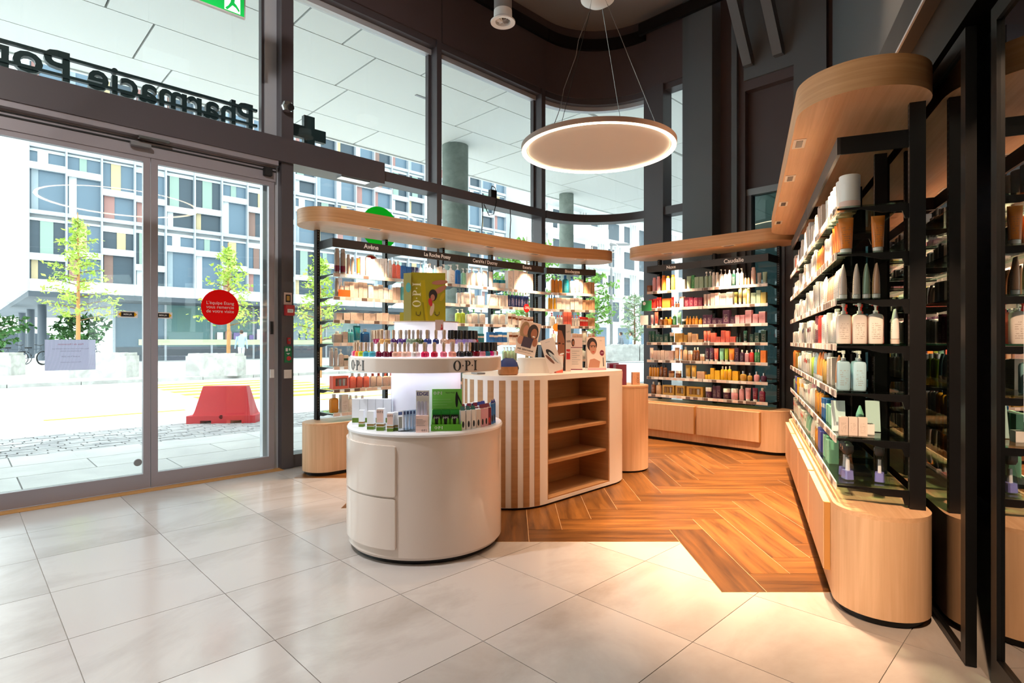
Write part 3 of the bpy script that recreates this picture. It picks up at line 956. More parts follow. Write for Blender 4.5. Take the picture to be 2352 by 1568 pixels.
MB().box(-.06, .06, -.03, .03, -.19, .19).build('upright_bar', M_sign, cr, smooth=False)
m = MB().box(-.19, -.06, -.03, .03, -.065, .065); m.box(.06, .19, -.03, .03, -.065, .065)
m.build('cross_bar', M_sign, cr, smooth=False)
MB().box(-.19, .0, .03, .05, -.02, .02).build('bracket', M_sign, cr, smooth=False)

# ------------------------------------------------------------------ shelving units
SH = [.553, .770, .981, 1.199, 1.410, 1.624, 1.837]
M_hdr = mat('header_board', '#2a2422', .5)
M_prail = mat('price_rail_plastic', '#efe9e6', .25, alpha=.55)
M_tag = mat('price_tag', '#d9c4b8', .6)
M_tag_d = mat('price_tag_dark', '#6b5a52', .6)
M_tag_w = mat('price_tag_white', '#f2ece6', .6)
M_lamp_warm = mat('lamp_warm', (1, .82, .58, 1), .5, emit=6.)
M_down = mat('downlight_trim', '#e9ded0', .5)

ARM = [(.30, -.065), (.30, 0), (.02, 0), (.02, -.008), (.12, -.011), (.20, -.032), (.275, -.032), (.285, -.065)]
arm_me = MB().prism_yz(ARM, -.006, .006).mesh('bracket', M_black, False)
POST_Z0, POST_Z1 = .475, 2.28
post_me = MB().box(-.016, .016, .30, .36, POST_Z0, POST_Z1).mesh('upright', M_slot, False)
tag_me = [MB().box(-.028, .028, -.0012, .0, -.015, .013).mesh('price_tag', m, False) for m in (M_tag, M_tag_d, M_tag_w)]

def shelf_bay(u, x0, x1, y0=0., rz=0., off=(0, 0), seed=0, dark=.35):
    """seven glass shelves with price rails between two uprights (unit space)"""
    q = random.Random(seed)
    L = x1-x0
    ca, sa = math.cos(rz), math.sin(rz)
    def P(x, y, z=0): return (off[0] + x*ca - y*sa, off[1] + x*sa + y*ca, z)
    for z in SH:
        s = MB().box(.004, L-.004, .02, .29, .002, .010).build('glass_shelf', M_glass_shelf, u, P(x0, 0, z), rz, False)
        MB().box(.004, L-.004, .0185, .0198, .002, .010).build('front_edge', M_glass_edge, s, smooth=False)
        MB().box(.004, L-.004, .012, .018, -.022, .012).build('price_rail', M_prail, s, smooth=False)
        x = .04
        while x < L-.04:
            put('price_tag', tag_me[1 if q.random() < dark else (2 if q.random() < .4 else 0)], s, (x, .0115, -.005))
            x += .058 + (q.random() < .55)*q.uniform(.01, .05)

def upright(u, x, rz=0., off=(0, 0), arms=True):
    ca, sa = math.cos(rz), math.sin(rz)
    P = lambda x, y, z=0: (off[0] + x*ca - y*sa, off[1] + x*sa + y*ca, z)
    put('upright', post_me, u, P(x, 0), rz)
    if arms:
        for z in SH: put('bracket', arm_me, u, P(x, 0, z), rz)

def header(u, x0, x1, labels, rz=0., off=(0, 0), z0=2.088, z1=2.168):
    ca, sa = math.cos(rz), math.sin(rz)
    P = lambda x, y, z=0: (off[0] + x*ca - y*sa, off[1] + x*sa + y*ca, z)
    h = MB().box(x0, x1, .02, .034, z0, z1).build('header_board', M_hdr, u, P(0, 0), rz, False)
    for e in (x0, x1-.008):
        MB().box(e, e+.008, .034, .30, z0, z1).build('header_arm', M_black, h, smooth=False)
    for x, s, size in labels:
        text(s, size, M_whiteink, h, (x, .019, (z0+z1)/2), bold=.0012)
    return h

def canopy(u, line, r=.265, z0=2.28, z1=2.41, lamps=()):
    out = stadium(line, r, 24)
    c = MB().prism(out, z0, z1, 0, 1, 1).build('canopy', [M_oak_h, M_oak_u], u)
    for x, y, rz in lamps:
        d = MB().box(-.075, .075, -.030, .030, z0-.003, z0-.0005).build('downlight', M_down, c, (x, y, 0), rz, False)
        m = MB().box(-.055, .055, -.016, .016, z0-.0045, z0-.0032)
        m.build('lamp_slot', mat('lamp_slot', '#4a3a30', .4), c, (x, y, 0), rz, False)
    return c

def spots(u_frame, pts, power, aim=-.09, size=R(70), blend=.5, z=2.262):
    for x, y in pts:
        ld = bpy.data.lights.new('canopy_spot', 'SPOT')
        ld.energy = power; ld.color = WARM; ld.spot_size = size; ld.spot_blend = blend; ld.shadow_soft_size = .03
        o = bpy.data.objects.new('canopy_spot', ld); COL.objects.link(o)
        o.location = u_frame.w(x, y, z)
        t = Vector(u_frame.w(x, aim, 0.4)) - Vector(o.location)
        o.rotation_euler = t.to_track_quat('-Z', 'Y').to_euler()

def plinth(u, line, r=.19, doors=(), rz=0.):
    out = stadium(line, r, 20)
    p = MB().prism(out, .035, .455, 0, 1).build('plinth', [M_oak, M_oak_u], u)
    MB().prism(stadium(line, r-.0, 20), .455, .475).build('plinth_top', M_oak_u, u)
    MB().prism(stadium(line, r-.025, 20), .003, .035).build('toe_kick', M_black, u)
    for x0, x1, rz_, ox, oy in doors:
        d = MB().box(x0, x1, -.030, -.001, .13, .452).build('door', M_oak, p, (ox, oy, 0), rz_, False)
        MB().box(x1, x1+.012, -.026, -.001, .13, .452).build('grip_edge', M_oak_cut, d, smooth=False)
    return p

# --- unit along the street windows, its last bay angled
ul = empty('shelving_unit', (UL.o.x, UL.o.y, 0), UL.rz)
tag(ul, 'long oak and glass shelving unit standing against the street windows', 'shelving unit', 'oak shelving units')
dm = UM.rz - UL.rz
d0 = UM.o - UL.o
mo = (d0.dot(UL.d), d0.dot(UL.b))
def UMl(x, y): return (mo[0] + x*math.cos(dm) - y*math.sin(dm), mo[1] + x*math.sin(dm) + y*math.cos(dm))
plinth(ul, [(0, .19), (2.99, .19), UMl(.75, .19)], doors=[(.18+.74*k, .18+.74*k+.70, 0, 0, 0) for k in range(4)])
for k in range(5): upright(ul, .745*k)
for k in (0, 1): upright(ul, .02+.72*k, dm, mo)
for k in range(4): shelf_bay(ul, .745*k, .745*(k+1)-(.06 if k == 3 else 0), seed=k, dark=.25)
shelf_bay(ul, .02, .74, 0, dm, mo, seed=9, dark=.2)
header(ul, 0, .75, [(.40, 'Avène', .062)])
header(ul, .752, 1.49, [(.44+.752, 'La Roche Posay', .055)])
header(ul, 1.492, 2.23, [(.38+1.492, 'CeraVe / Ducray', .055)])
header(ul, 2.232, 2.87, [(.33+2.232, 'Eucerin', .052)])
header(ul, .03, .75, [(.40, 'Bioderma', .056)], dm, mo)
lampsL = [(.36+.73*k, -.115) for k in range(4)]
canopy(ul, [(0, .115), (2.977, .115), UMl(.75, .115)], lamps=[(x, y, 0) for x, y in lampsL] + [(*UMl(.45, -.10), dm)])
spots(UL, lampsL, SPOT_CANOPY*1.15); spots(UM, [(.45, -.10)], SPOT_CANOPY*1.15)

# --- unit in the corner
ub = empty('shelving_unit', (UB.o.x, UB.o.y, 0), UB.rz)
tag(ub, 'oak and glass shelving unit in the far corner below charcoal pilasters', 'shelving unit', 'oak shelving units')
plinth(ub, [(0, .19), (1.5, .19)], doors=[(-.05, .66, 0, 0, 0), (.70, 1.42, 0, 0, 0)])
for k in range(3): upright(ub, .75*k)
for k in range(2): shelf_bay(ub, .75*k, .75*(k+1), seed=20+k, dark=.3)
header(ub, .0, .728, [(.34, 'Nuxe', .056)]); header(ub, .73, 1.5, [(.42+.70, 'Caudalie', .066)])
lampsB = [(.375, -.115), (1.125, -.115)]
canopy(ub, [(0, .115), (1.5, .115)], lamps=[(x, y, 0) for x, y in lampsB])
spots(UB, lampsB, SPOT_CANOPY*2.1)

# --- unit on the inner side (nearest)
ur = empty('shelving_unit', (UR.o.x, UR.o.y, 0), UR.rz)
tag(ur, 'long oak and glass shelving unit beside the glass partition, rounded end nearest', 'shelving unit', 'oak shelving units')
plinth(ur, [(0, .19), (3.0, .19)], doors=[(.02+.735*k, .02+.735*k+.70, 0, 0, 0) for k in range(4)])
for k in range(5): upright(ur, .75*k)
for k in range(4): shelf_bay(ur, .75*k, .75*(k+1), seed=30+k, dark=.4)
header(ur, 0, 1.49, []); header(ur, 1.5, 3.0, [])
lampsR = [(.44, -.11), (1.18, -.11), (1.92, -.11), (2.62, -.11)]
canopy(ur, [(0, .115), (3.0, .115)], lamps=[(x, y, 0) for x, y in lampsR])
spots(UR, lampsR, SPOT_CANOPY*3.0)

# ------------------------------------------------------------------ goods on the shelves
PAL = dict(taupe=('#b5a79c','taupe'), beige=('#e4cfc2','beige'), cream=('#efe4dc','cream'), white=('#f3f0ec','white'), orange=('#f08a34','orange'),
  peach=('#eeb894','peach'), coral=('#ee6f5c','coral'), red=('#d8322c','red'), dred=('#7a1c3c','burgundy'), pink=('#e3a3ac','pink'),
  blush=('#ecc9be','blush pink'), tan=('#cfa27c','tan'), brown=('#7c4420','brown'), amber=('#c9811c','amber'), gold=('#c99a44','golden'),
  yellow=('#f2b417','yellow'), yellowpale=('#e6d79a','pale yellow'), olive=('#a39a52','olive'), lime=('#a9c243','lime green'), green=('#3d8b4c','green'),
  dgreen=('#173f36','dark green'), mint=('#8fcfb2','mint green'), sage=('#9cb79d','sage green'), teal=('#147f92','teal'), cyan=('#5cc4d2','pale turquoise'),
  blue=('#1668b4','blue'), navy=('#1d2f63','navy blue'), plum=('#4a2440','plum'), grey=('#bdb6b4','grey'), black=('#171415','black'), violet=('#5a5fb8','violet'),
  ice=('#a9cfe0','pale blue'))
CAPS = dict(can='white', bottle='white', pump='white', spray='white', tube='white', jar='white', dropper='black', perfume='gold')

PACK = {}
def pack(col, ink='#8d7566', paper=True):
    k = (col, paper)
    if k in PACK: return PACK[k]
    m = mat('pack_' + col + ('_paper' if paper else '_plastic'), PAL[col][0], .5 if paper else .28)
    N, L, b = nodes(m)
    # fine printed lines on the front: rows in z broken up by noise along x
    tc = N.new('ShaderNodeTexCoord'); sp = N.new('ShaderNodeSeparateXYZ')
    L.new(tc.outputs['Generated'], sp.inputs[0])
    w = N.new('ShaderNodeMath'); w.operation = 'PINGPONG'; w.inputs[1].default_value = .035
    L.new(sp.outputs['Z'], w.inputs[0])
    g = N.new('ShaderNodeMath'); g.operation = 'GREATER_THAN'; g.inputs[1].default_value = .022
    L.new(w.outputs[0], g.inputs[0])
    nz = N.new('ShaderNodeTexNoise'); nz.inputs['Scale'].default_value = 9.; nz.inputs['Detail'].default_value = 1.
    oi = N.new('ShaderNodeObjectInfo'); ad = N.new('ShaderNodeVectorMath'); ad.operation = 'ADD'
    L.new(tc.outputs['Generated'], ad.inputs[0]); L.new(oi.outputs['Random'], ad.inputs[1])
    L.new(ad.outputs[0], nz.inputs['Vector'])
    h = N.new('ShaderNodeMath'); h.operation = 'GREATER_THAN'; h.inputs[1].default_value = .50
    L.new(nz.outputs[0], h.inputs[0])
    ce = N.new('ShaderNodeMath'); ce.operation = 'COMPARE'; ce.inputs[1].default_value = .5; ce.inputs[2].default_value = .3
    L.new(sp.outputs['X'], ce.inputs[0])
    cz = N.new('ShaderNodeMath'); cz.operation = 'COMPARE'; cz.inputs[1].default_value = .42; cz.inputs[2].default_value = .30
    L.new(sp.outputs['Z'], cz.inputs[0])
    prev = g
    for x in (h, ce, cz):
        mu = N.new('ShaderNodeMath'); mu.operation = 'MULTIPLY'
        L.new(prev.outputs[0], mu.inputs[0]); L.new(x.outputs[0], mu.inputs[1]); prev = mu
    sc = N.new('ShaderNodeMath'); sc.operation = 'MULTIPLY'; sc.inputs[1].default_value = .55
    L.new(prev.outputs[0], sc.inputs[0])
    dark = sum(lin(PAL[col][0])[:3]) < .45
    mx = N.new('ShaderNodeMix'); mx.data_type = 'RGBA'
    hv = N.new('ShaderNodeHueSaturation'); hv.inputs['Color'].default_value = lin(PAL[col][0])
    vr = N.new('ShaderNodeMapRange'); vr.inputs['To Min'].default_value = .80; vr.inputs['To Max'].default_value = 1.06
    L.new(oi.outputs['Random'], vr.inputs['Value']); L.new(vr.outputs[0], hv.inputs['Value']); L.new(hv.outputs[0], mx.inputs['A'])
    mx.inputs['B'].default_value = lin('#e9dccb' if dark else ink)
    L.new(sc.outputs[0], mx.inputs['Factor']); L.new(mx.outputs['Result'], b.inputs['Base Color'])
    PACK[k] = m
    return m
def plain(col): return mat('plain_' + col, PAL[col][0], .3)

def sq_ring(w, d, z, n=16, e=4.):
    out = []
    for i in range(n):
        a = 2*PI*(i+.5)/n; c, s = math.cos(a), math.sin(a)
        out.append((w/2*math.copysign(abs(c)**(2/e), c), d/2*math.copysign(abs(s)**(2/e), s), z))
    return out

GOODS = {}
def good(kind, w, h, col, cap=None):
    """(body mesh, [(part name, mesh)]) for one article, front towards -y, base centre at origin"""
    w = max(.018, round(w/.004)*.004); h = max(.03, round(h/.005)*.005)
    k = (kind, w, h, col, cap)
    if k in GOODS: return GOODS[k]
    cc = cap or CAPS.get(kind, col)
    parts = []
    if kind == 'carton':
        d = min(.075, max(.03, w*.8)); e = .0012
        m = MB()
        m.loft([[(-w/2, -d/2, 0), (w/2, -d/2, 0), (w/2, d/2, 0), (-w/2, d/2, 0)], [(-w/2, -d/2, h-e), (w/2, -d/2, h-e), (w/2, d/2, h-e), (-w/2, d/2, h-e)],
                [(-w/2+e, -d/2+e, h), (w/2-e, -d/2+e, h), (w/2-e, d/2-e, h), (-w/2+e, d/2-e, h)]])
        body = m.mesh('carton', pack(col), False)
        if cap:
            z = h*.52
            parts.append(('printed_band', MB().box(-w/2-.0004, w/2+.0004, -d/2-.0006, -d/2, z, z+h*.2).mesh('printed_band', plain(cap), False)))
        else:
            parts.append(('tuck_flap', MB().box(-w/2+.003, w/2-.003, -d/2+.001, d/2-.004, h, h+.0008).mesh('tuck_flap', plain(col), False)))
    elif kind == 'giftbox':
        d = .07
        m = MB()
        m.box(-w/2, w/2, -d/2+.012, d/2, 0, h)
        m.box(-w/2, w/2, -d/2, -d/2+.012, 0, h*.22); m.box(-w/2, w/2, -d/2, -d/2+.012, h*.84, h)
        m.box(-w/2, -w/2+w*.16, -d/2, -d/2+.012, h*.22, h*.84); m.box(w/2-w*.1, w/2, -d/2, -d/2+.012, h*.22, h*.84)
        body = m.mesh('gift_box', plain(col), False)
        for i in range(3):
            x = -w*.26 + i*w*.24
            parts.append(('gift_tube', MB().loft([sq_ring(w*.13, .008, h*.24), sq_ring(w*.16, .008, h*.76)]).mesh('gift_tube', plain(('brown', 'grey', 'cream')[i] if col == 'coral' else ('tan', 'gold', 'cream')[i]), True)))
            mm = parts[-1][1]
            for v in mm.vertices: v.co.x += x; v.co.y += -d/2+.007
        parts.append(('window_film', MB().box(-w*.34, w*.40, -d/2-.0006, -d/2-.0001, h*.22, h*.84).mesh('window_film', M_clear, False)))
    elif kind in ('can',):
        r = w/2*.95
        body = MB().lathe([(0, 0), (r, 0), (r, h*.80), (r*.82, h*.84), (0, h*.84)], 16).mesh('can', pack(col, paper=False))
        parts.append(('cap', MB().lathe([(0, h*.84), (r*.80, h*.84), (r*.80, h*.97), (r*.6, h), (0, h)], 14).mesh('cap', plain(cap if cap and cap != 'dred' else col))))
        if cap == 'dred':
            parts.append(('printed_band', MB().lathe([(r*1.004, h*.08), (r*1.012, h*.09), (r*1.012, h*.31), (r*1.004, h*.32)], 16).mesh('printed_band', plain('dred'))))
    elif kind == 'bottle':
        d = min(w*.72, .06); hb = h*.80
        body = MB().loft([sq_ring(w*.92, d*.92, 0), sq_ring(w, d, .006), sq_ring(w, d, hb*.86), sq_ring(w*.8, d*.8, hb*.95), sq_ring(w*.36, d*.46, hb)]).mesh('bottle', pack(col, paper=False))
        r = min(w, d)*.30
        parts.append(('cap', MB().lathe([(0, hb), (r, hb), (r, h-.003), (r*.86, h), (0, h)], 14).mesh('cap', plain(cc))))
    elif kind in ('pump', 'spray'):
        d = min(w*.75, .06); hb = h*.74
        body = MB().loft([sq_ring(w*.92, d*.92, 0), sq_ring(w, d, .006), sq_ring(w, d, hb*.88), sq_ring(w*.86, d*.86, hb*.96), sq_ring(w*.4, d*.5, hb)]).mesh('bottle', pack(col, paper=False))
        r = min(w, d)*.22
        m = MB().lathe([(0, hb), (r, hb), (r, hb+h*.07), (r*.45, hb+h*.08), (r*.45, hb+h*.17), (r*.85, hb+h*.18), (r*.85, h), (0, h)], 12)
        if kind == 'pump':
            m.box(-w*.42, 0, -r*.35, r*.35, h-h*.045, h-h*.012)
        else:
            m.box(-w*.30, w*.18, -r*.6, r*.6, h-h*.11, h-h*.02)
        parts.append(('pump_head', m.mesh('pump_head', plain(cc))))
    elif kind == 'tube':
        hc = h*.14
        rings = []
        for f in (0, .25, .5, .7, .84, .93):
            z = hc + (h-hc)*f
            rings.append(sq_ring(w*(.80+.2*f), w*.62*(1-f**3.4) + .004, z, e=2.4))
        rings.append(sq_ring(w, .003, h, e=3))
        body = MB().loft(rings).mesh('tube', pack(col, paper=False))
        parts.append(('cap', MB().lathe([(0, 0), (w*.36, 0), (w*.38, hc*.9), (w*.30, hc), (0, hc)], 14).mesh('cap', plain(cc))))
    elif kind == 'jar':
        r = w/2
        body = MB().lathe([(0, 0), (r*.9, 0), (r, h*.08), (r, h*.60), (r*.94, h*.63), (0, h*.63)], 20).mesh('jar', pack(col, paper=False))
        parts.append(('lid', MB().lathe([(0, h*.63), (r*1.0, h*.63), (r*1.0, h*.97), (r*.95, h), (0, h)], 20).mesh('lid', plain(cc))))
    elif kind == 'dropper':
        r = w/2*.95
        body = MB().lathe([(0, 0), (r, 0), (r, h*.5), (r*.4, h*.6), (0, h*.6)], 14).mesh('bottle', pack(col, paper=False))
        parts.append(('dropper', MB().lathe([(0, h*.6), (r*.55, h*.6), (r*.55, h*.76), (r*.3, h*.78), (r*.28, h*.96), (0, h)], 10).mesh('dropper', plain(cc))))
    elif kind == 'perfume':
        r = w/2
        body = MB().lathe([(0, 0), (r*.85, 0), (r, h*.1), (r, h*.55), (r*.8, h*.66), (r*.35, h*.70), (0, h*.70)], 18).mesh('bottle', plain(col))
        parts.append(('cap', MB().lathe([(0, h*.70), (r*.42, h*.70), (r*.42, h), (0, h)], 12).mesh('cap', M_chrome)))
    GOODS[k] = (body, parts)
    return GOODS[k]

NAME = dict(carton='carton', giftbox='gift_box', can='spray_can', bottle='bottle', pump='pump_bottle', spray='spray_bottle', tube='tube', jar='cream_jar', dropper='dropper_bottle', perfume='perfume_bottle')
WORD = dict(carton='paper carton', giftbox='window gift box', can='aerosol can', bottle='bottle', pump='pump bottle', spray='spray bottle', tube='squeeze tube', jar='cream jar', dropper='dropper bottle', perfume='perfume bottle')
CATG = dict(carton='carton', giftbox='gift box', can='can', bottle='bottle', pump='bottle', spray='bottle', tube='tube', jar='jar', dropper='bottle', perfume='bottle')
ORD = ['first','second','third','fourth','fifth','sixth','seventh','eighth','ninth','tenth','eleventh','twelfth','thirteenth','fourteenth','fifteenth','sixteenth',
 'seventeenth','eighteenth','nineteenth','twentieth','twenty-first','twenty-second','twenty-third','twenty-fourth','twenty-fifth','twenty-sixth','twenty-seventh',
 'twenty-eighth','twenty-ninth','thirtieth','thirty-first','thirty-second','thirty-third','thirty-fourth','thirty-fifth','thirty-sixth','thirty-seventh','thirty-eighth','thirty-ninth','fortieth',
 'forty-first','forty-second','forty-third','forty-fourth','forty-fifth','forty-sixth','forty-seventh','forty-eighth','forty-ninth','fiftieth'] + ['fifty-'+x for x in ('first','second','third','fourth','fifth','sixth','seventh','eighth','ninth')] + ['sixtieth'] + ['sixty-'+x for x in ('first','second','third','fourth','fifth','sixth','seventh','eighth','ninth')]
SHELFW = ['bottom', 'sixth', 'fifth', 'fourth', 'third', 'second', 'top']

def place_good(kind, w, h, col, loc, rz, label, group):
    c, cap = (col.split('/') + [None])[:2]
    body, parts = good(kind, w, h, c, cap)
    o = put(NAME[kind], body, None, loc, rz)
    tag(o, label, CATG[kind], group)
    for n, me in parts: put(n, me, o)
    return o

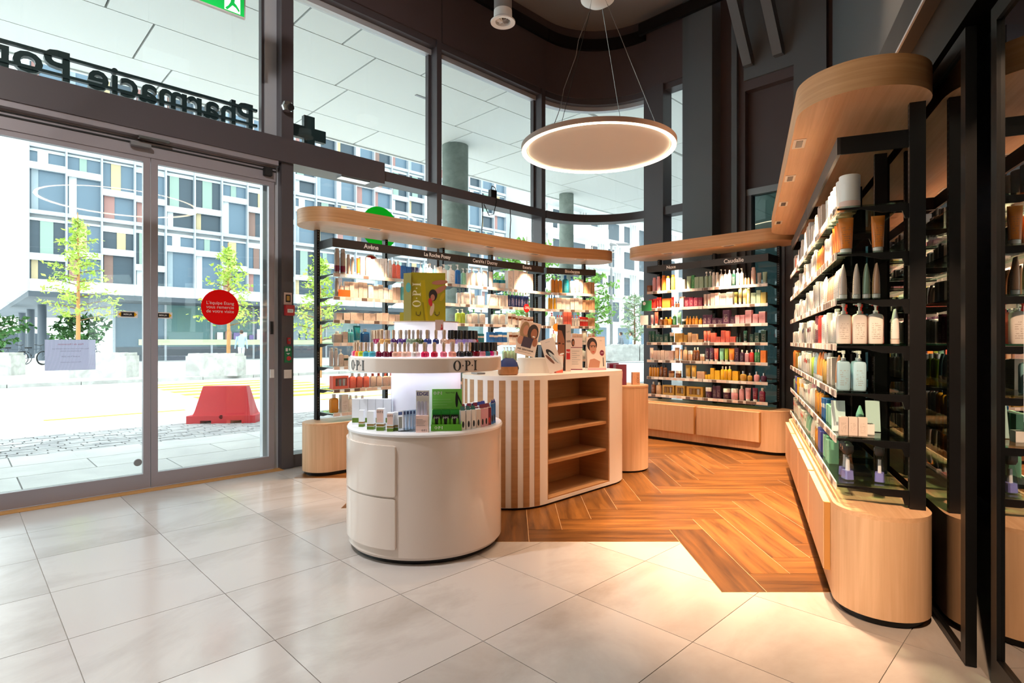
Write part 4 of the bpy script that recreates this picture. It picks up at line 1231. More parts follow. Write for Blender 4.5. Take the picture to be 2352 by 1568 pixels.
UNITW = dict(L='window unit', M='angled end bay', B='corner unit', R='inner unit')
UF = dict(L=UL, M=UM, B=UB, R=UR)
SHELF_GOODS = {
 ('B',0): "bottle 0.076 0.059 0.148 brown;bottle 0.151 0.07 0.146 tan;giftbox 0.289 0.159 0.121 gold;giftbox 0.448 0.121 0.119 gold;giftbox 0.637 0.216 0.12 gold;jar 0.808 0.076 0.119 plum;carton 0.883 0.047 0.154 plum;carton 0.933 0.047 0.156 plum;jar 1.017 0.083 0.121 plum;jar 1.113 0.081 0.127 pink;bottle 1.195 0.056 0.161 pink;tube 1.266 0.069 0.141 pink;tube 1.345 0.063 0.145 dred;bottle 1.425 0.062 0.15 dred",
 ('B',1): "bottle 0.032 0.034 0.143 amber/black;bottle 0.067 0.034 0.144 amber/black;bottle 0.103 0.034 0.145 amber/black;bottle 0.139 0.034 0.146 amber/black;bottle 0.187 0.046 0.159 brown/black;bottle 0.245 0.052 0.149 brown/black;jar 0.32 0.079 0.082 tan/brown;jar 0.414 0.077 0.086 brown;tube 0.546 0.075 0.153 gold;tube 0.622 0.069 0.155 gold;carton 0.713 0.094 0.086 peach;carton 0.783 0.031 0.053 yellow;carton 0.816 0.031 0.055 yellow;carton 0.856 0.045 0.137 yellow;carton 0.914 0.065 0.109 yellow;bottle 0.975 0.042 0.156 yellow/cream;bottle 1.019 0.042 0.157 yellow/cream;bottle 1.064 0.042 0.159 yellow/cream;carton 1.126 0.066 0.112 yellow;perfume 1.215 0.074 0.11 gold;perfume 1.288 0.055 0.089 gold;perfume 1.364 0.063 0.111 pink;perfume 1.439 0.062 0.095 plum",
 ('B',2): "tube 0.048 0.054 0.152 blush;carton 0.103 0.051 0.12 blush;carton 0.156 0.051 0.121 blush;carton 0.209 0.051 0.121 blush;carton 0.267 0.059 0.116 blush;carton 0.33 0.059 0.117 blush;tube 0.396 0.067 0.155 peach;tube 0.455 0.033 0.134 peach;bottle 0.509 0.06 0.166 peach;jar 0.577 0.059 0.12 peach;bottle 0.634 0.039 0.162 brown;bottle 0.676 0.039 0.162 brown;jar 0.727 0.057 0.081 peach;tube 0.79 0.053 0.153 plum;tube 0.846 0.053 0.153 plum;tube 0.903 0.055 0.149 coral;tube 0.963 0.059 0.149 mint;tube 1.02 0.049 0.15 lime;tube 1.083 0.072 0.15 orange;carton 1.146 0.047 0.16 plum;bottle 1.205 0.047 0.137 plum;bottle 1.259 0.046 0.132 pink;bottle 1.309 0.05 0.138 red;bottle 1.357 0.031 0.138 green;bottle 1.39 0.031 0.139 green;carton 1.442 0.057 0.134 orange",
 ('B',3): "carton 0.034 0.039 0.143 dgreen;carton 0.075 0.039 0.143 dgreen;carton 0.134 0.061 0.104 dgreen;carton 0.198 0.061 0.103 dgreen;carton 0.266 0.057 0.108 dgreen;jar 0.332 0.056 0.118 dgreen/beige;carton 0.402 0.055 0.117 gold;carton 0.46 0.055 0.116 gold;carton 0.518 0.043 0.09 gold;carton 0.569 0.043 0.115 tan;carton 0.633 0.069 0.104 tan;carton 0.707 0.062 0.037 tan;tube 0.767 0.041 0.133 coral;tube 0.81 0.041 0.133 coral;carton 0.864 0.06 0.112 coral;carton 0.929 0.064 0.066 coral;carton 0.988 0.046 0.14 coral;carton 1.036 0.046 0.14 coral;carton 1.098 0.072 0.065 coral;dropper 1.155 0.026 0.104 dgreen;dropper 1.182 0.026 0.104 dgreen;tube 1.239 0.046 0.132 dgreen;carton 1.314 0.041 0.097 dgreen;carton 1.374 0.054 0.106 dgreen;carton 1.442 0.057 0.134 dgreen",
 ('B',4): "tube 0.055 0.042 0.135 pink;tube 0.117 0.053 0.171 coral;bottle 0.181 0.058 0.093 brown;bottle 0.249 0.06 0.101 amber/gold;bottle 0.312 0.06 0.1 amber/gold;bottle 0.373 0.045 0.14 green;tube 0.428 0.061 0.159 mint;jar 0.489 0.054 0.068 dgreen;bottle 0.542 0.035 0.103 amber/gold;bottle 0.578 0.035 0.102 amber/gold;bottle 0.622 0.037 0.1 amber/gold;bottle 0.661 0.037 0.099 amber/gold;bottle 0.71 0.047 0.077 amber/gold;carton 0.767 0.051 0.116 plum;carton 0.821 0.051 0.114 plum;carton 0.882 0.065 0.072 plum;carton 0.95 0.065 0.07 plum;carton 1.025 0.078 0.157 plum;carton 1.096 0.057 0.085 plum;carton 1.157 0.049 0.103 pink;carton 1.209 0.049 0.101 pink;carton 1.278 0.073 0.157 pink;carton 1.352 0.059 0.106 pink;carton 1.425 0.071 0.132 pink",
 ('B',5): "carton 0.044 0.045 0.125 red;carton 0.09 0.045 0.122 red;tube 0.138 0.035 0.136 red;tube 0.175 0.035 0.134 red;carton 0.26 0.114 0.124 orange;tube 0.346 0.039 0.13 red;dropper 0.389 0.03 0.085 brown;dropper 0.421 0.03 0.083 brown;carton 0.472 0.055 0.133 beige;carton 0.535 0.056 0.119 dred;carton 0.594 0.056 0.116 dred;carton 0.653 0.056 0.112 dred;carton 0.711 0.056 0.109 dred;tube 0.767 0.041 0.142 blush;tube 0.81 0.041 0.139 blush;carton 0.863 0.05 0.151 blush;carton 0.916 0.05 0.148 blush;carton 0.982 0.075 0.149 cream;carton 1.061 0.075 0.144 cream;tube 1.133 0.043 0.139 olive;tube 1.178 0.042 0.19 yellowpale;tube 1.23 0.056 0.177 yellowpale;can 1.278 0.037 0.174 yellowpale;carton 1.331 0.054 0.122 sage;carton 1.388 0.045 0.147 sage;carton 1.442 0.057 0.125 olive",
 ('B',6): "carton 0.023 0.054 0.083 brown;can 0.086 0.053 0.177 pink;can 0.148 0.053 0.183 pink;can 0.215 0.063 0.194 orange;can 0.281 0.051 0.178 cream/orange;can 0.343 0.056 0.189 orange;carton 0.417 0.06 0.124 cream;carton 0.48 0.06 0.119 cream;tube 0.557 0.064 0.155 sage;carton 0.616 0.037 0.176 green;carton 0.665 0.055 0.146 sage;carton 0.722 0.055 0.141 sage;spray 0.783 0.041 0.192 sage;spray 0.826 0.041 0.189 sage;can 0.87 0.042 0.175 cream;can 0.915 0.042 0.171 cream;pump 0.964 0.042 0.201 cream;pump 1.008 0.042 0.197 cream;bottle 1.058 0.043 0.183 cream;bottle 1.108 0.043 0.178 dgreen;spray 1.156 0.038 0.194 cream;pump 1.203 0.042 0.189 cream;dropper 1.245 0.03 0.137 tan;dropper 1.277 0.03 0.134 tan;can 1.331 0.054 0.192 blush;tube 1.39 0.049 0.125 taupe;tube 1.449 0.053 0.129 sage",
 ('L',0): "bottle 0.04 0.086 0.171 amber;carton 0.132 0.071 0.161 cream;bottle 0.2 0.058 0.149 cream;bottle 0.261 0.058 0.145 cream;bottle 0.322 0.058 0.141 cream",
 ('L',1): "giftbox 0.091 0.166 0.121 coral;bottle 0.219 0.068 0.14 coral;bottle 0.291 0.068 0.137 coral;bottle 0.363 0.068 0.134 coral;bottle 0.438 0.065 0.131 blush/coral;bottle 0.507 0.065 0.129 blush/coral;bottle 0.575 0.065 0.126 blush/coral;bottle 0.644 0.065 0.123 blush/coral",
 ('L',2): "can 0.001 0.043 0.169 grey;can 0.046 0.043 0.168 grey;pump 0.097 0.046 0.156 beige;carton 0.148 0.045 0.098 beige/dgreen;carton 0.195 0.045 0.098 beige/dgreen;carton 0.271 0.074 0.1 cream;carton 0.349 0.074 0.099 cream;carton 0.427 0.074 0.098 cream;carton 0.505 0.074 0.097 cream;pump 2.206 0.056 0.162 sage;pump 2.264 0.056 0.161 sage;pump 2.323 0.056 0.161 sage;pump 2.381 0.056 0.161 sage",
 ('L',3): "bottle 0.066 0.087 0.103 taupe;carton 0.138 0.05 0.108 beige;bottle 0.181 0.03 0.125 cyan/teal;bottle 0.212 0.03 0.126 cyan/teal;tube 0.269 0.078 0.159 teal;bottle 0.359 0.093 0.132 blue;carton 0.442 0.045 0.125 beige;carton 0.494 0.035 0.134 beige;carton 0.53 0.035 0.135 beige;carton 1.769 0.066 0.105 teal/cream;carton 1.838 0.066 0.106 teal/cream;carton 1.978 0.071 0.122 blue/cream;carton 2.053 0.071 0.123 blue/cream;carton 2.128 0.071 0.124 blue/cream;carton 2.203 0.071 0.125 blue/cream;carton 2.293 0.057 0.126 cream/brown;carton 2.352 0.057 0.127 cream/brown;carton 2.412 0.057 0.127 cream/brown;carton 2.471 0.057 0.128 cream/brown",
 ('L',4): "carton 0.081 0.066 0.066 beige;carton 0.151 0.066 0.068 beige;carton 0.22 0.066 0.07 beige;carton 0.29 0.066 0.073 beige;carton 0.359 0.066 0.075 beige;carton 0.429 0.066 0.078 beige;carton 0.499 0.066 0.08 beige;carton 0.568 0.066 0.083 beige;carton 0.646 0.072 0.069 beige;carton 0.722 0.072 0.071 beige;pump 1.502 0.062 0.155 lime;pump 1.568 0.062 0.158 lime;pump 1.651 0.073 0.146 cream/green;pump 1.744 0.093 0.165 cream/green;pump 1.856 0.095 0.159 cream;pump 2.064 0.093 0.167 cream/green;pump 2.17 0.108 0.171 cream/green;carton 2.287 0.059 0.145 cream/brown;carton 2.349 0.059 0.147 cream/brown;carton 2.403 0.043 0.117 cream/brown;carton 2.448 0.043 0.118 cream/brown;carton 2.493 0.043 0.12 cream/brown;carton 2.545 0.054 0.106 cream/brown;carton 2.602 0.054 0.107 cream/brown;carton 2.659 0.054 0.109 cream/brown;carton 2.719 0.061 0.149 cream/brown;carton 2.783 0.061 0.151 cream/brown",
 ('L',5): "can 0.055 0.041 0.172 taupe;bottle 0.103 0.042 0.136 beige;carton 0.154 0.046 0.143 beige;carton 0.202 0.046 0.147 beige;carton 0.25 0.046 0.151 beige;carton 0.298 0.046 0.154 beige;carton 0.347 0.046 0.158 beige;carton 0.403 0.053 0.132 cream;carton 0.46 0.053 0.136 cream;carton 0.516 0.053 0.14 cream;carton 0.578 0.056 0.119 white;carton 0.631 0.043 0.105 cream;carton 0.675 0.041 0.134 beige;carton 0.718 0.041 0.137 beige;bottle 0.781 0.069 0.177 cyan;tube 0.858 0.066 0.164 blue;tube 0.927 0.067 0.16 teal;pump 1.499 0.044 0.171 cream/navy;pump 1.546 0.044 0.174 cream/navy;pump 1.626 0.096 0.189 cream/navy;tube 1.715 0.061 0.17 cream;carton 1.817 0.107 0.112 white;carton 2.012 0.085 0.149 white;pump 2.082 0.047 0.179 cream/teal;pump 2.131 0.047 0.182 cream/teal;pump 2.181 0.047 0.185 cream/teal;pump 2.231 0.047 0.188 cream/teal;bottle 2.281 0.035 0.202 navy;bottle 2.318 0.035 0.204 navy;bottle 2.355 0.035 0.206 navy;bottle 2.392 0.035 0.209 navy;bottle 2.443 0.049 0.191 navy;bottle 2.495 0.049 0.194 navy;bottle 2.547 0.049 0.197 navy;bottle 2.598 0.049 0.2 navy;carton 2.666 0.05 0.134 cream/brown;carton 2.719 0.05 0.137 cream/brown;carton 2.772 0.05 0.14 cream/brown",
 ('L',6): "can 0.063 0.056 0.262 taupe/dred;can 0.122 0.056 0.269 taupe/dred;can 0.176 0.038 0.189 beige;can 0.219 0.034 0.169 beige;tube 0.276 0.039 0.167 orange;carton 0.323 0.051 0.184 cream;carton 0.377 0.051 0.19 cream;carton 0.429 0.047 0.179 white;carton 0.479 0.047 0.184 white;carton 0.528 0.047 0.189 white;can 0.578 0.047 0.19 cream;can 0.626 0.043 0.182 beige;bottle 0.671 0.043 0.186 coral;bottle 0.724 0.049 0.187 coral;carton 0.785 0.057 0.14 blue;carton 0.846 0.057 0.146 blue;tube 0.9 0.046 0.138 navy;tube 0.949 0.046 0.142 navy;pump 0.998 0.036 0.192 white;tube 1.036 0.037 0.168 cyan;bottle 1.078 0.032 0.186 white;spray 1.123 0.054 0.2 white;bottle 1.177 0.038 0.182 cyan;carton 1.219 0.03 0.176 cream;carton 1.251 0.03 0.179 cream;pump 1.308 0.067 0.203 white;pump 1.409 0.092 0.208 white;pump 1.498 0.064 0.222 blue;pump 1.572 0.054 0.185 mint;pump 1.635 0.054 0.191 cream;pump 1.715 0.086 0.208 cream;pump 1.813 0.088 0.212 cream;tube 1.906 0.077 0.19 cream;tube 1.988 0.065 0.187 cream;jar 2.074 0.086 0.093 cream/teal;jar 2.18 0.102 0.101 cream/teal;carton 2.3 0.084 0.241 cream;carton 2.388 0.084 0.248 cream;carton 2.473 0.076 0.235 cream;carton 2.553 0.076 0.242 cream;carton 2.645 0.098 0.223 cream;carton 2.748 0.098 0.231 cream",
 ('M',2): "bottle 0.37 0.065 0.138 white/green;bottle 0.439 0.065 0.138 white/green;bottle 0.507 0.065 0.138 white/green;bottle 0.575 0.065 0.138 white/green;bottle 0.643 0.065 0.137 white/green;bottle 0.711 0.065 0.137 white/green",
 ('M',3): "pump 0.147 0.059 0.157 white/red;bottle 0.216 0.048 0.124 white/red;bottle 0.267 0.048 0.124 white/red;bottle 0.318 0.048 0.124 white/red;bottle 0.368 0.048 0.125 white/red;carton 0.445 0.074 0.119 blush;carton 0.523 0.074 0.12 blush;tube 0.607 0.087 0.149 cream;carton 0.676 0.044 0.121 cream/red;carton 0.722 0.044 0.121 cream/red",
 ('M',4): "pump 0.129 0.083 0.17 white/red;bottle 0.194 0.03 0.138 white/red;bottle 0.226 0.03 0.138 white/red;bottle 0.257 0.03 0.139 white/red;carton 0.309 0.057 0.191 coral;carton 0.37 0.057 0.192 coral;pump 0.421 0.039 0.142 white/red;pump 0.461 0.039 0.142 white/red;pump 0.502 0.039 0.143 white/red;carton 0.542 0.037 0.126 red/cream;carton 0.581 0.037 0.127 red/cream;carton 0.62 0.037 0.128 red/cream;carton 0.666 0.05 0.117 tan;carton 0.719 0.05 0.118 tan",
 ('M',5): "bottle 0.079 0.035 0.212 yellow/blue;bottle 0.116 0.035 0.213 yellow/blue;bottle 0.154 0.035 0.215 yellow/blue;carton 0.216 0.072 0.16 beige;carton 0.285 0.058 0.157 cream;carton 0.346 0.058 0.159 cream;carton 0.408 0.058 0.16 cream;carton 0.469 0.058 0.162 cream;carton 0.531 0.058 0.164 cream;carton 0.584 0.044 0.137 tan;carton 0.63 0.044 0.138 tan;carton 0.676 0.044 0.139 tan;carton 0.722 0.044 0.141 tan",
 ('M',6): "pump 0.129 0.047 0.247 amber/navy;pump 0.179 0.047 0.25 amber/navy;pump 0.238 0.054 0.219 amber/blue;bottle 0.321 0.09 0.233 teal/blue;pump 0.413 0.073 0.22 cream/blue;tube 0.487 0.068 0.189 cream;tube 0.558 0.068 0.192 cream;carton 0.619 0.048 0.16 tan;carton 0.67 0.048 0.162 tan;carton 0.72 0.048 0.164 tan",
}
jit = random.Random(3)
for (u, idx), s in SHELF_GOODS.items():
    fr = UF[u]
    its = [i for i in s.split(';') if not ((u == 'M' and float(i.split()[1]) < .045) or (u == 'L' and float(i.split()[1]) > 2.66))]
    for k, it in enumerate(its):
        kind, sx, w, h, col = it.split()
        sx, w, h = float(sx), float(w), float(h)
        h = min(h, .185 if idx < 6 else .235)
        if kind == 'carton': h *= jit.uniform(.92, 1.0)
        w *= .95
        c = col.split('/')[0]
        d = min(.075, max(.03, w*.8)) if kind == 'carton' else (.07 if kind == 'giftbox' else w*.75)
        place_good(kind, w, h, col, fr.w(sx, .03 + d/2 + jit.uniform(0, .014), SH[idx] + .0105), fr.rz,
                   '%s %s, %s from left, %s shelf of the %s' % (PAL[c][1], WORD[kind], ORD[k], SHELFW[idx], UNITW[u]),
                   'goods on the shelves of the ' + UNITW[u])

# --- inner unit: rows along the front, seen at a grazing angle (x runs towards the viewer)
ROWS = {
 6: 'carton .045 .17 white;carton .03 .12 red;tube .05 .16 cream;carton .05 .15 grey;carton .06 .19 cream;tube .045 .18 white;carton .06 .2 beige;carton .05 .22 white;carton .05 .16 cream;bottle .06 .2 cream;carton .05 .17 white;carton .05 .19 beige',
 5: 'carton .04 .1 white;carton .05 .12 cream;tube .04 .13 white;carton .05 .15 cream;carton .05 .12 white;carton .06 .17 beige;carton .05 .14 white;carton .045 .16 white;carton .05 .17 grey;tube .045 .17 orange;tube .045 .17 orange;carton .05 .15 cream',
 4: 'tube .04 .11 cream;carton .05 .13 white;bottle .05 .15 white;carton .05 .12 cream;jar .07 .12 cream;bottle .06 .16 blush;carton .04 .15 white;tube .05 .16 beige;carton .05 .16 grey;carton .04 .17 white;tube .05 .17 cream;tube .05 .16 peach',
 3: 'carton .05 .1 cream;carton .05 .09 white;bottle .05 .14 cream;carton .04 .16 white;carton .05 .15 grey/navy;bottle .05 .15 white/red;carton .05 .15 white/dred;carton .05 .14 cream;carton .05 .17 dred/cream;carton .06 .16 red;carton .05 .16 white;bottle .05 .17 cream',
 2: 'carton .05 .14 orange;carton .05 .13 gold;bottle .05 .13 white/sage;bottle .05 .14 cream/black;carton .05 .15 white;carton .05 .14 white/red;carton .05 .15 cream/black;bottle .05 .16 lime/white;tube .05 .15 ice;tube .05 .16 orange;bottle .05 .16 gold/white;carton .05 .15 cream',
 1: 'bottle .05 .12 sage/tan;carton .05 .12 violet/orange;carton .05 .13 yellow;carton .05 .13 white/yellow;carton .05 .14 cream/yellow;carton .05 .12 white/black;carton .05 .14 cream/pink;bottle .05 .15 white/pink;bottle .05 .16 amber/black;bottle .05 .16 amber/black;carton .05 .12 blue/white;carton .05 .1 mint',
 0: 'carton .05 .12 cream/red;carton .06 .09 cream;carton .04 .1 white;carton .05 .11 cream/red;carton .05 .12 white/green;tube .05 .12 mint;tube .05 .13 cream;bottle .04 .13 amber/cream;carton .05 .12 violet;carton .05 .12 mint',
}
NEAR = {6: 2.22, 5: 2.58, 4: 2.58, 3: 2.72, 2: 2.62, 1: 2.62, 0: 2.5}
for idx, s in ROWS.items():
    items = [x.split() for x in s.split(';')]
    q = random.Random(idx+70)
    x = -.02; k = 0
    seq = []
    n_each = {}
    while x < NEAR[idx]:
        f = (x+.02)/NEAR[idx]
        kind, w, h, col = items[min(len(items)-1, int(f*len(items)))]
        w, h = float(w)*1.3, float(h)
        seq.append((kind, x+w/2, w*.92, min(.185 if idx < 6 else .235, h*q.uniform(.92, 1.05)), col))
        x += w + .003
    for k, (kind, sx, w, h, col) in enumerate(seq):
        c = col.split('/')[0]
        place_good(kind, w, h, col, UR.w(sx, .034 + w*.4 + q.uniform(0, .012), SH[idx]+.0105), UR.rz,
                   '%s %s, %s from far end, %s shelf of the inner unit' % (PAL[c][1], WORD[kind], ORD[k], SHELFW[idx]), 'goods on the shelves of the inner unit')

# --- inner unit: the articles at the near end, seen from the side
def at_end(x, y, idx): return UR.w(x, y, SH[idx] + .0105)
tub_b = MB().lathe([(0, 0), (.040, 0), (.044, .008), (.044, .118), (0, .118)], 28).mesh('tub', mat('tub_white', '#f4f1ee', .3))
tub_l = MB().lathe([(0, .118), (.045, .118), (.045, .158), (.042, .162), (0, .162)], 28).mesh('lid', mat('tub_white', '#f4f1ee', .3))
tub_p = MB().lathe([(.0443, .010), (.0446, .011), (.0446, .036), (.0443, .037)], 28).mesh('printed_band', plain('blush'))
for k in range(6):
    o = put('tub', tub_b, None, at_end(2.90-.10*k, .085, 6), UR.rz)
    tag(o, 'tall white screw lid tub on the top shelf, %s from the near end' % ORD[k], 'tub', 'white tubs on the inner unit')
    put('lid', tub_l, o); put('printed_band', tub_p, o)
def end_good(kind, w, h, col, x, y, idx, label, rz=0.):
    return place_good(kind, w, h, col, at_end(x, y, idx), UR.rz + PI/2 + rz, label, 'goods at the near end of the inner unit')
end_good('tube', .062, .17, 'orange/white', 2.93, .065, 5, 'orange squeeze tube at the very front corner of the inner unit')
end_good('tube', .055, .17, 'orange/white', 2.93, .195, 5, 'orange squeeze tube standing alone at the back of its shelf end')
for k in range(3):
    end_good('tube', .055, .165, 'orange/white', 2.84-.075*k, .065, 5, 'orange squeeze tube in the front row, %s behind the corner one' % ORD[k])
for k, (y, c) in enumerate(((.055, 'beige'), (.110, 'beige'), (.150, 'sage'), (.190, 'peach'))):
    end_good('tube', .045, .165, c, 2.92, y, 4, '%s cream tube at the end of the third shelf, %s from the front edge' % (PAL[c][1], ORD[k]), PI/2)
for k in range(3):
    end_good('tube', .045, .16, 'cream', 2.80-.06*k, .06, 4, 'cream tube in the front row of the third shelf, %s behind the end one' % ORD[k], PI/2)
for k, y in enumerate((.055, .120, .185)):
    end_good('pump', .060, .19, 'cream/white', 2.93, y, 3, 'tall cream pump bottle at the end of the fourth shelf, %s from the front' % ORD[k])
    end_good('pump', .058, .19, 'coral/red', 2.85, y+.02, 3, 'coral pump bottle standing behind the cream ones, %s from the front' % ORD[k])
end_good('tube', .05, .16, 'cream/beige', 2.93, .262, 3, 'cream tapered tube standing apart beside the near upright', PI/2)
M_blueclear = mat('blue_gel', '#a9cfe0', .1)
for k, (x, y) in enumerate(((2.93, .055), (2.93, .120), (2.85, .065), (2.85, .125))):
    end_good('pump', .056, .185, 'ice/white', x, y, 2, 'pale blue gel pump bottle at the fifth shelf end, %s' % ('front one at the corner', 'beside the corner one', 'behind the corner one', 'rear one of the four')[k])
end_good('tube', .05, .16, 'orange/white', 2.76, .06, 2, 'orange and white tube behind the pale blue gel bottles', PI/2)
for k, y in enumerate((.052, .091, .130)):
    end_good('carton', .037, .085, 'beige', 2.945, y, 1, 'small beige carton at the sixth shelf end, %s from the front edge' % ORD[k])
tray = MB()
tray.box(-.03, .03, -.055, .055, 0, .004)
tray.box(-.03, -.027, -.055, .055, 0, .05); tray.box(.027, .03, -.055, .055, 0, .05); tray.box(-.027, .027, -.055, -.052, 0, .05); tray.box(-.027, .027, .052, .055, 0, .05)
o = tray.build('display_tray', M_white, None, at_end(2.88, .13, 1), UR.rz, False); tag(o, 'small white cardboard tray behind the beige cartons', 'tray')
o = MB().lathe([(0, 0), (.020, 0), (.020, .03), (.016, .09), (.004, .128), (0, .13)], 16).build('cone_tube', plain('mint'), None, at_end(2.88, .13, 1)[:2] + (SH[1]+.0155,), UR.rz)
tag(o, 'mint green pointed tube standing in the white tray', 'tube')
end_good('tube', .04, .13, 'green/white', 2.775, .055, 1, 'green capped tube beside the leaning card', PI/2)
for k, (x, y, t) in enumerate(((2.86, .045, 'pale leaning price card near the green tube'), (2.80, .2, 'pale leaning price card at the back of the sixth shelf'))):
    c = MB().box(-.03, .03, -.002, .002, 0, .15).build('price_card', mat('card_ice', '#d3e0e6', .4), None, (*at_end(x, y, 1)[:2], SH[1]+.013), UR.rz + PI/2, False, rot=(R(-12), 0, UR.rz + PI/2))
    tag(c, t, 'card')
# faceted perfume testers with dark fabric bows
M_violetglass = mat('violet_glass', '#8f8fd8', .05, 0., .8)
def tester(x, y, rz, label):
    t = empty('perfume_bottle', at_end(x, y, 0), UR.rz + rz); tag(t, label, 'bottle', 'perfume testers at the near end')
    t.scale = (1.15, 1.15, 1.1)
    MB().loft([sq_ring(.058, .04, 0, 8, 6), sq_ring(.062, .044, .012, 8, 6), sq_ring(.028, .022, .105, 8, 6), sq_ring(.018, .018, .112, 8, 6)]).build('flask', M_clear, t)
    MB().loft([sq_ring(.050, .034, .004, 8, 6), sq_ring(.044, .032, .040, 8, 6)]).build('liquid', M_violetglass, t)
    MB().loft([sq_ring(.020, .014, .03, 8), sq_ring(.014, .012, .095, 8)]).build('inner_core', M_whiteplastic, t)
    MB().loft([sq_ring(.030, .028, .112, 10), sq_ring(.046, .036, .125, 10), sq_ring(.050, .034, .148, 10), sq_ring(.028, .024, .156, 10)]).build('cap', mat('dark_cap', '#222326', .4), t)
    MB().box(-.004, .004, -.02, -.017, .13, .145).build('emblem', M_chrome, t, smooth=False)
tester(2.91, .075, .3, 'violet faceted perfume bottle with a dark cap, front one of the testers')
tester(2.835, .075, .5, 'violet faceted perfume bottle partly hidden behind the front tester')
tester(2.91, .205, -.2, 'violet faceted perfume bottle standing towards the near upright')
o = MB().box(-.10, .10, -.05, .05, 0, .02).build('tester_base', M_black, None, at_end(2.72, .14, 0), UR.rz, False); tag(o, 'black perfume tester base behind the violet bottles', 'stand')

# --- promo discs and cards hanging on the shelf rails
def disc(fr, x, y, z, r, m, label, lines=(), name='promo_disc'):
    o = MB().lathe([(0, 0), (r, 0), (r, .002), (0, .002)], 40).build(name, m, None, fr.w(x, y, z), 0, rot=(PI/2, 0, fr.rz)); tag(o, label, 'sign')
    for s, size, dy in lines:
        put('lettering', text_mesh(s, size, M_whiteink, 0, 'CENTER', .0006), o, (0, dy, .0024))
    return o
M_promo = mat('promo_red', '#d01c1f', .4)
disc(UL, 2.50, -.03, 1.625, .052, M_promo, 'red round minus twenty percent promo disc on the window unit', [('-20%', .042, .004)])
disc(UM, .16, .0, 1.40, .052, mat('promo_amber', '#d98a2a', .4), 'amber round promo disc hanging below the angled bay')
disc(UM, .40, .0, 1.20, .05, mat('promo_wine', '#a3182c', .4), 'wine red round promo disc behind the counter posters')
o = MB().box(-.055, .055, -.001, .001, -.11, .03).build('promo_card', mat('promo_coral', '#e2564a', .4), None, UL.w(.83, .0, 1.625), UL.rz, False); tag(o, 'coral promo card hanging from the second shelf of the window unit', 'sign')
MB().box(-.055, .055, -.0016, -.001, .0, .03).build('print', plain('cream'), o, smooth=False)
for k in (-1, 1): MB().box(k*.015-.008, k*.015+.008, -.0016, -.001, -.10, -.02).build('print', plain('blush'), o, smooth=False)
o = MB().box(-.06, .06, -.001, .001, -.005, .06).build('promo_card', mat('promo_orange', '#f0641e', .4), None, UL.w(.12, .022, 1.64), UL.rz, False); tag(o, 'small orange promo card before the cans on the second shelf', 'sign')
o = MB().box(-.085, .06, -.001, .001, -.02, .11).build('promo_card', mat('promo_green', '#12803f', .4), None, UB.w(.02, .0, 1.625), UB.rz, False); tag(o, 'green card with a white emblem on the corner unit', 'sign')
MB().lathe([(0, 0), (.022, 0), (.022, .001), (0, .001)], 16).build('emblem', M_whiteink, o, (-.045, -.0012, .075), 0, rot=(PI/2, 0, 0))
o = MB().box(-.085, .03, -.001, .001, -.07, .05).build('promo_card', M_white, None, UB.w(.0, .0, 1.50), UB.rz, False); tag(o, 'white printed card below the green card', 'sign')

# ------------------------------------------------------------------ round nail polish counter
DC = (-.535, 3.54); DR = .467; DZ = .723
def onp(phi, r=DR):      # phi measured from the side facing the viewer
    a = R(phi)
    return (DC[0] + r*math.sin(a), DC[1] - r*math.cos(a))
dr = empty('display_counter', (DC[0], DC[1], 0))
tag(dr, 'round white lacquered counter with a lit nail polish tower', 'counter')
MB().lathe([(0, .003), (DR-.035, .003), (DR-.035, .03), (0, .03)], 64).build('toe_kick', M_black, dr)
MB().lathe([(0, .028), (DR-.012, .028), (DR, .045), (DR, .70), (0, .70)], 96).build('body', M_lacquer, dr)
MB().lathe([(0, .70), (DR+.006, .70), (DR+.008, .712), (DR+.002, DZ), (0, DZ)], 96).build('deck', mat('deck_white', '#f1f0f4', .2), dr)
def arc_panel(a0, a1, r0, r1, z0, z1, n=28, c=(0, 0), bev=.014):
    """curved panel with softened corners"""
    m = MB(); g = []
    k = bev/r1
    al = [a0, a0+k*.3, a0+k] + [a0+k+(a1-a0-2*k)*i/n for i in range(1, n)] + [a1-k, a1-k*.3, a1]
    for i, a in enumerate(al):
        e = bev*(1 if i in (0, len(al)-1) else (.35 if i in (1, len(al)-2) else 0))
        rr = r1 - (.003 if i in (0, len(al)-1) else 0)
        g.append([(c[0]+r0*math.cos(a), c[1]+r0*math.sin(a), z0+e), (c[0]+rr*math.cos(a), c[1]+rr*math.sin(a), z0+e),
                  (c[0]+rr*math.cos(a), c[1]+rr*math.sin(a), z1-e), (c[0]+r0*math.cos(a), c[1]+r0*math.sin(a), z1-e)])
    m.loft(g[::-1])
    return m
for z0, z1 in ((.088, .364), (.376, .652)):
    arc_panel(R(-190), R(-101.5), DR-.004, DR+.011, z0, z1).build('drawer', M_lacquer, dr)
M_led = mat('led_cool', (.86, .88, 1., 1), .5, emit=3.4)
M_lit = mat('backlit_acrylic', (.90, .90, 1., 1), .3, emit=.42)
MB().lathe([(0, DZ), (.214, DZ), (.214, 1.04), (0, 1.04)], 64).build('column', mat('column_white', '#f1effa', .25), dr)
MB().lathe([(0, 1.048), (DR, 1.048), (DR, 1.124), (DR-.004, 1.128), (0, 1.128)], 96).build('upper_ring', M_lacquer, dr)
MB().torus(.30, .05, .004, 64, 6, 0, 1.044).build('led_strip', M_led, dr)
MB().lathe([(0, 1.128), (.455, 1.128), (.455, 1.134), (0, 1.134)], 72).build('lower_tier', M_lit, dr)
MB().lathe([(0, 1.134), (.345, 1.134), (.345, 1.205), (0, 1.205)], 72).build('upper_tier', M_lit, dr)
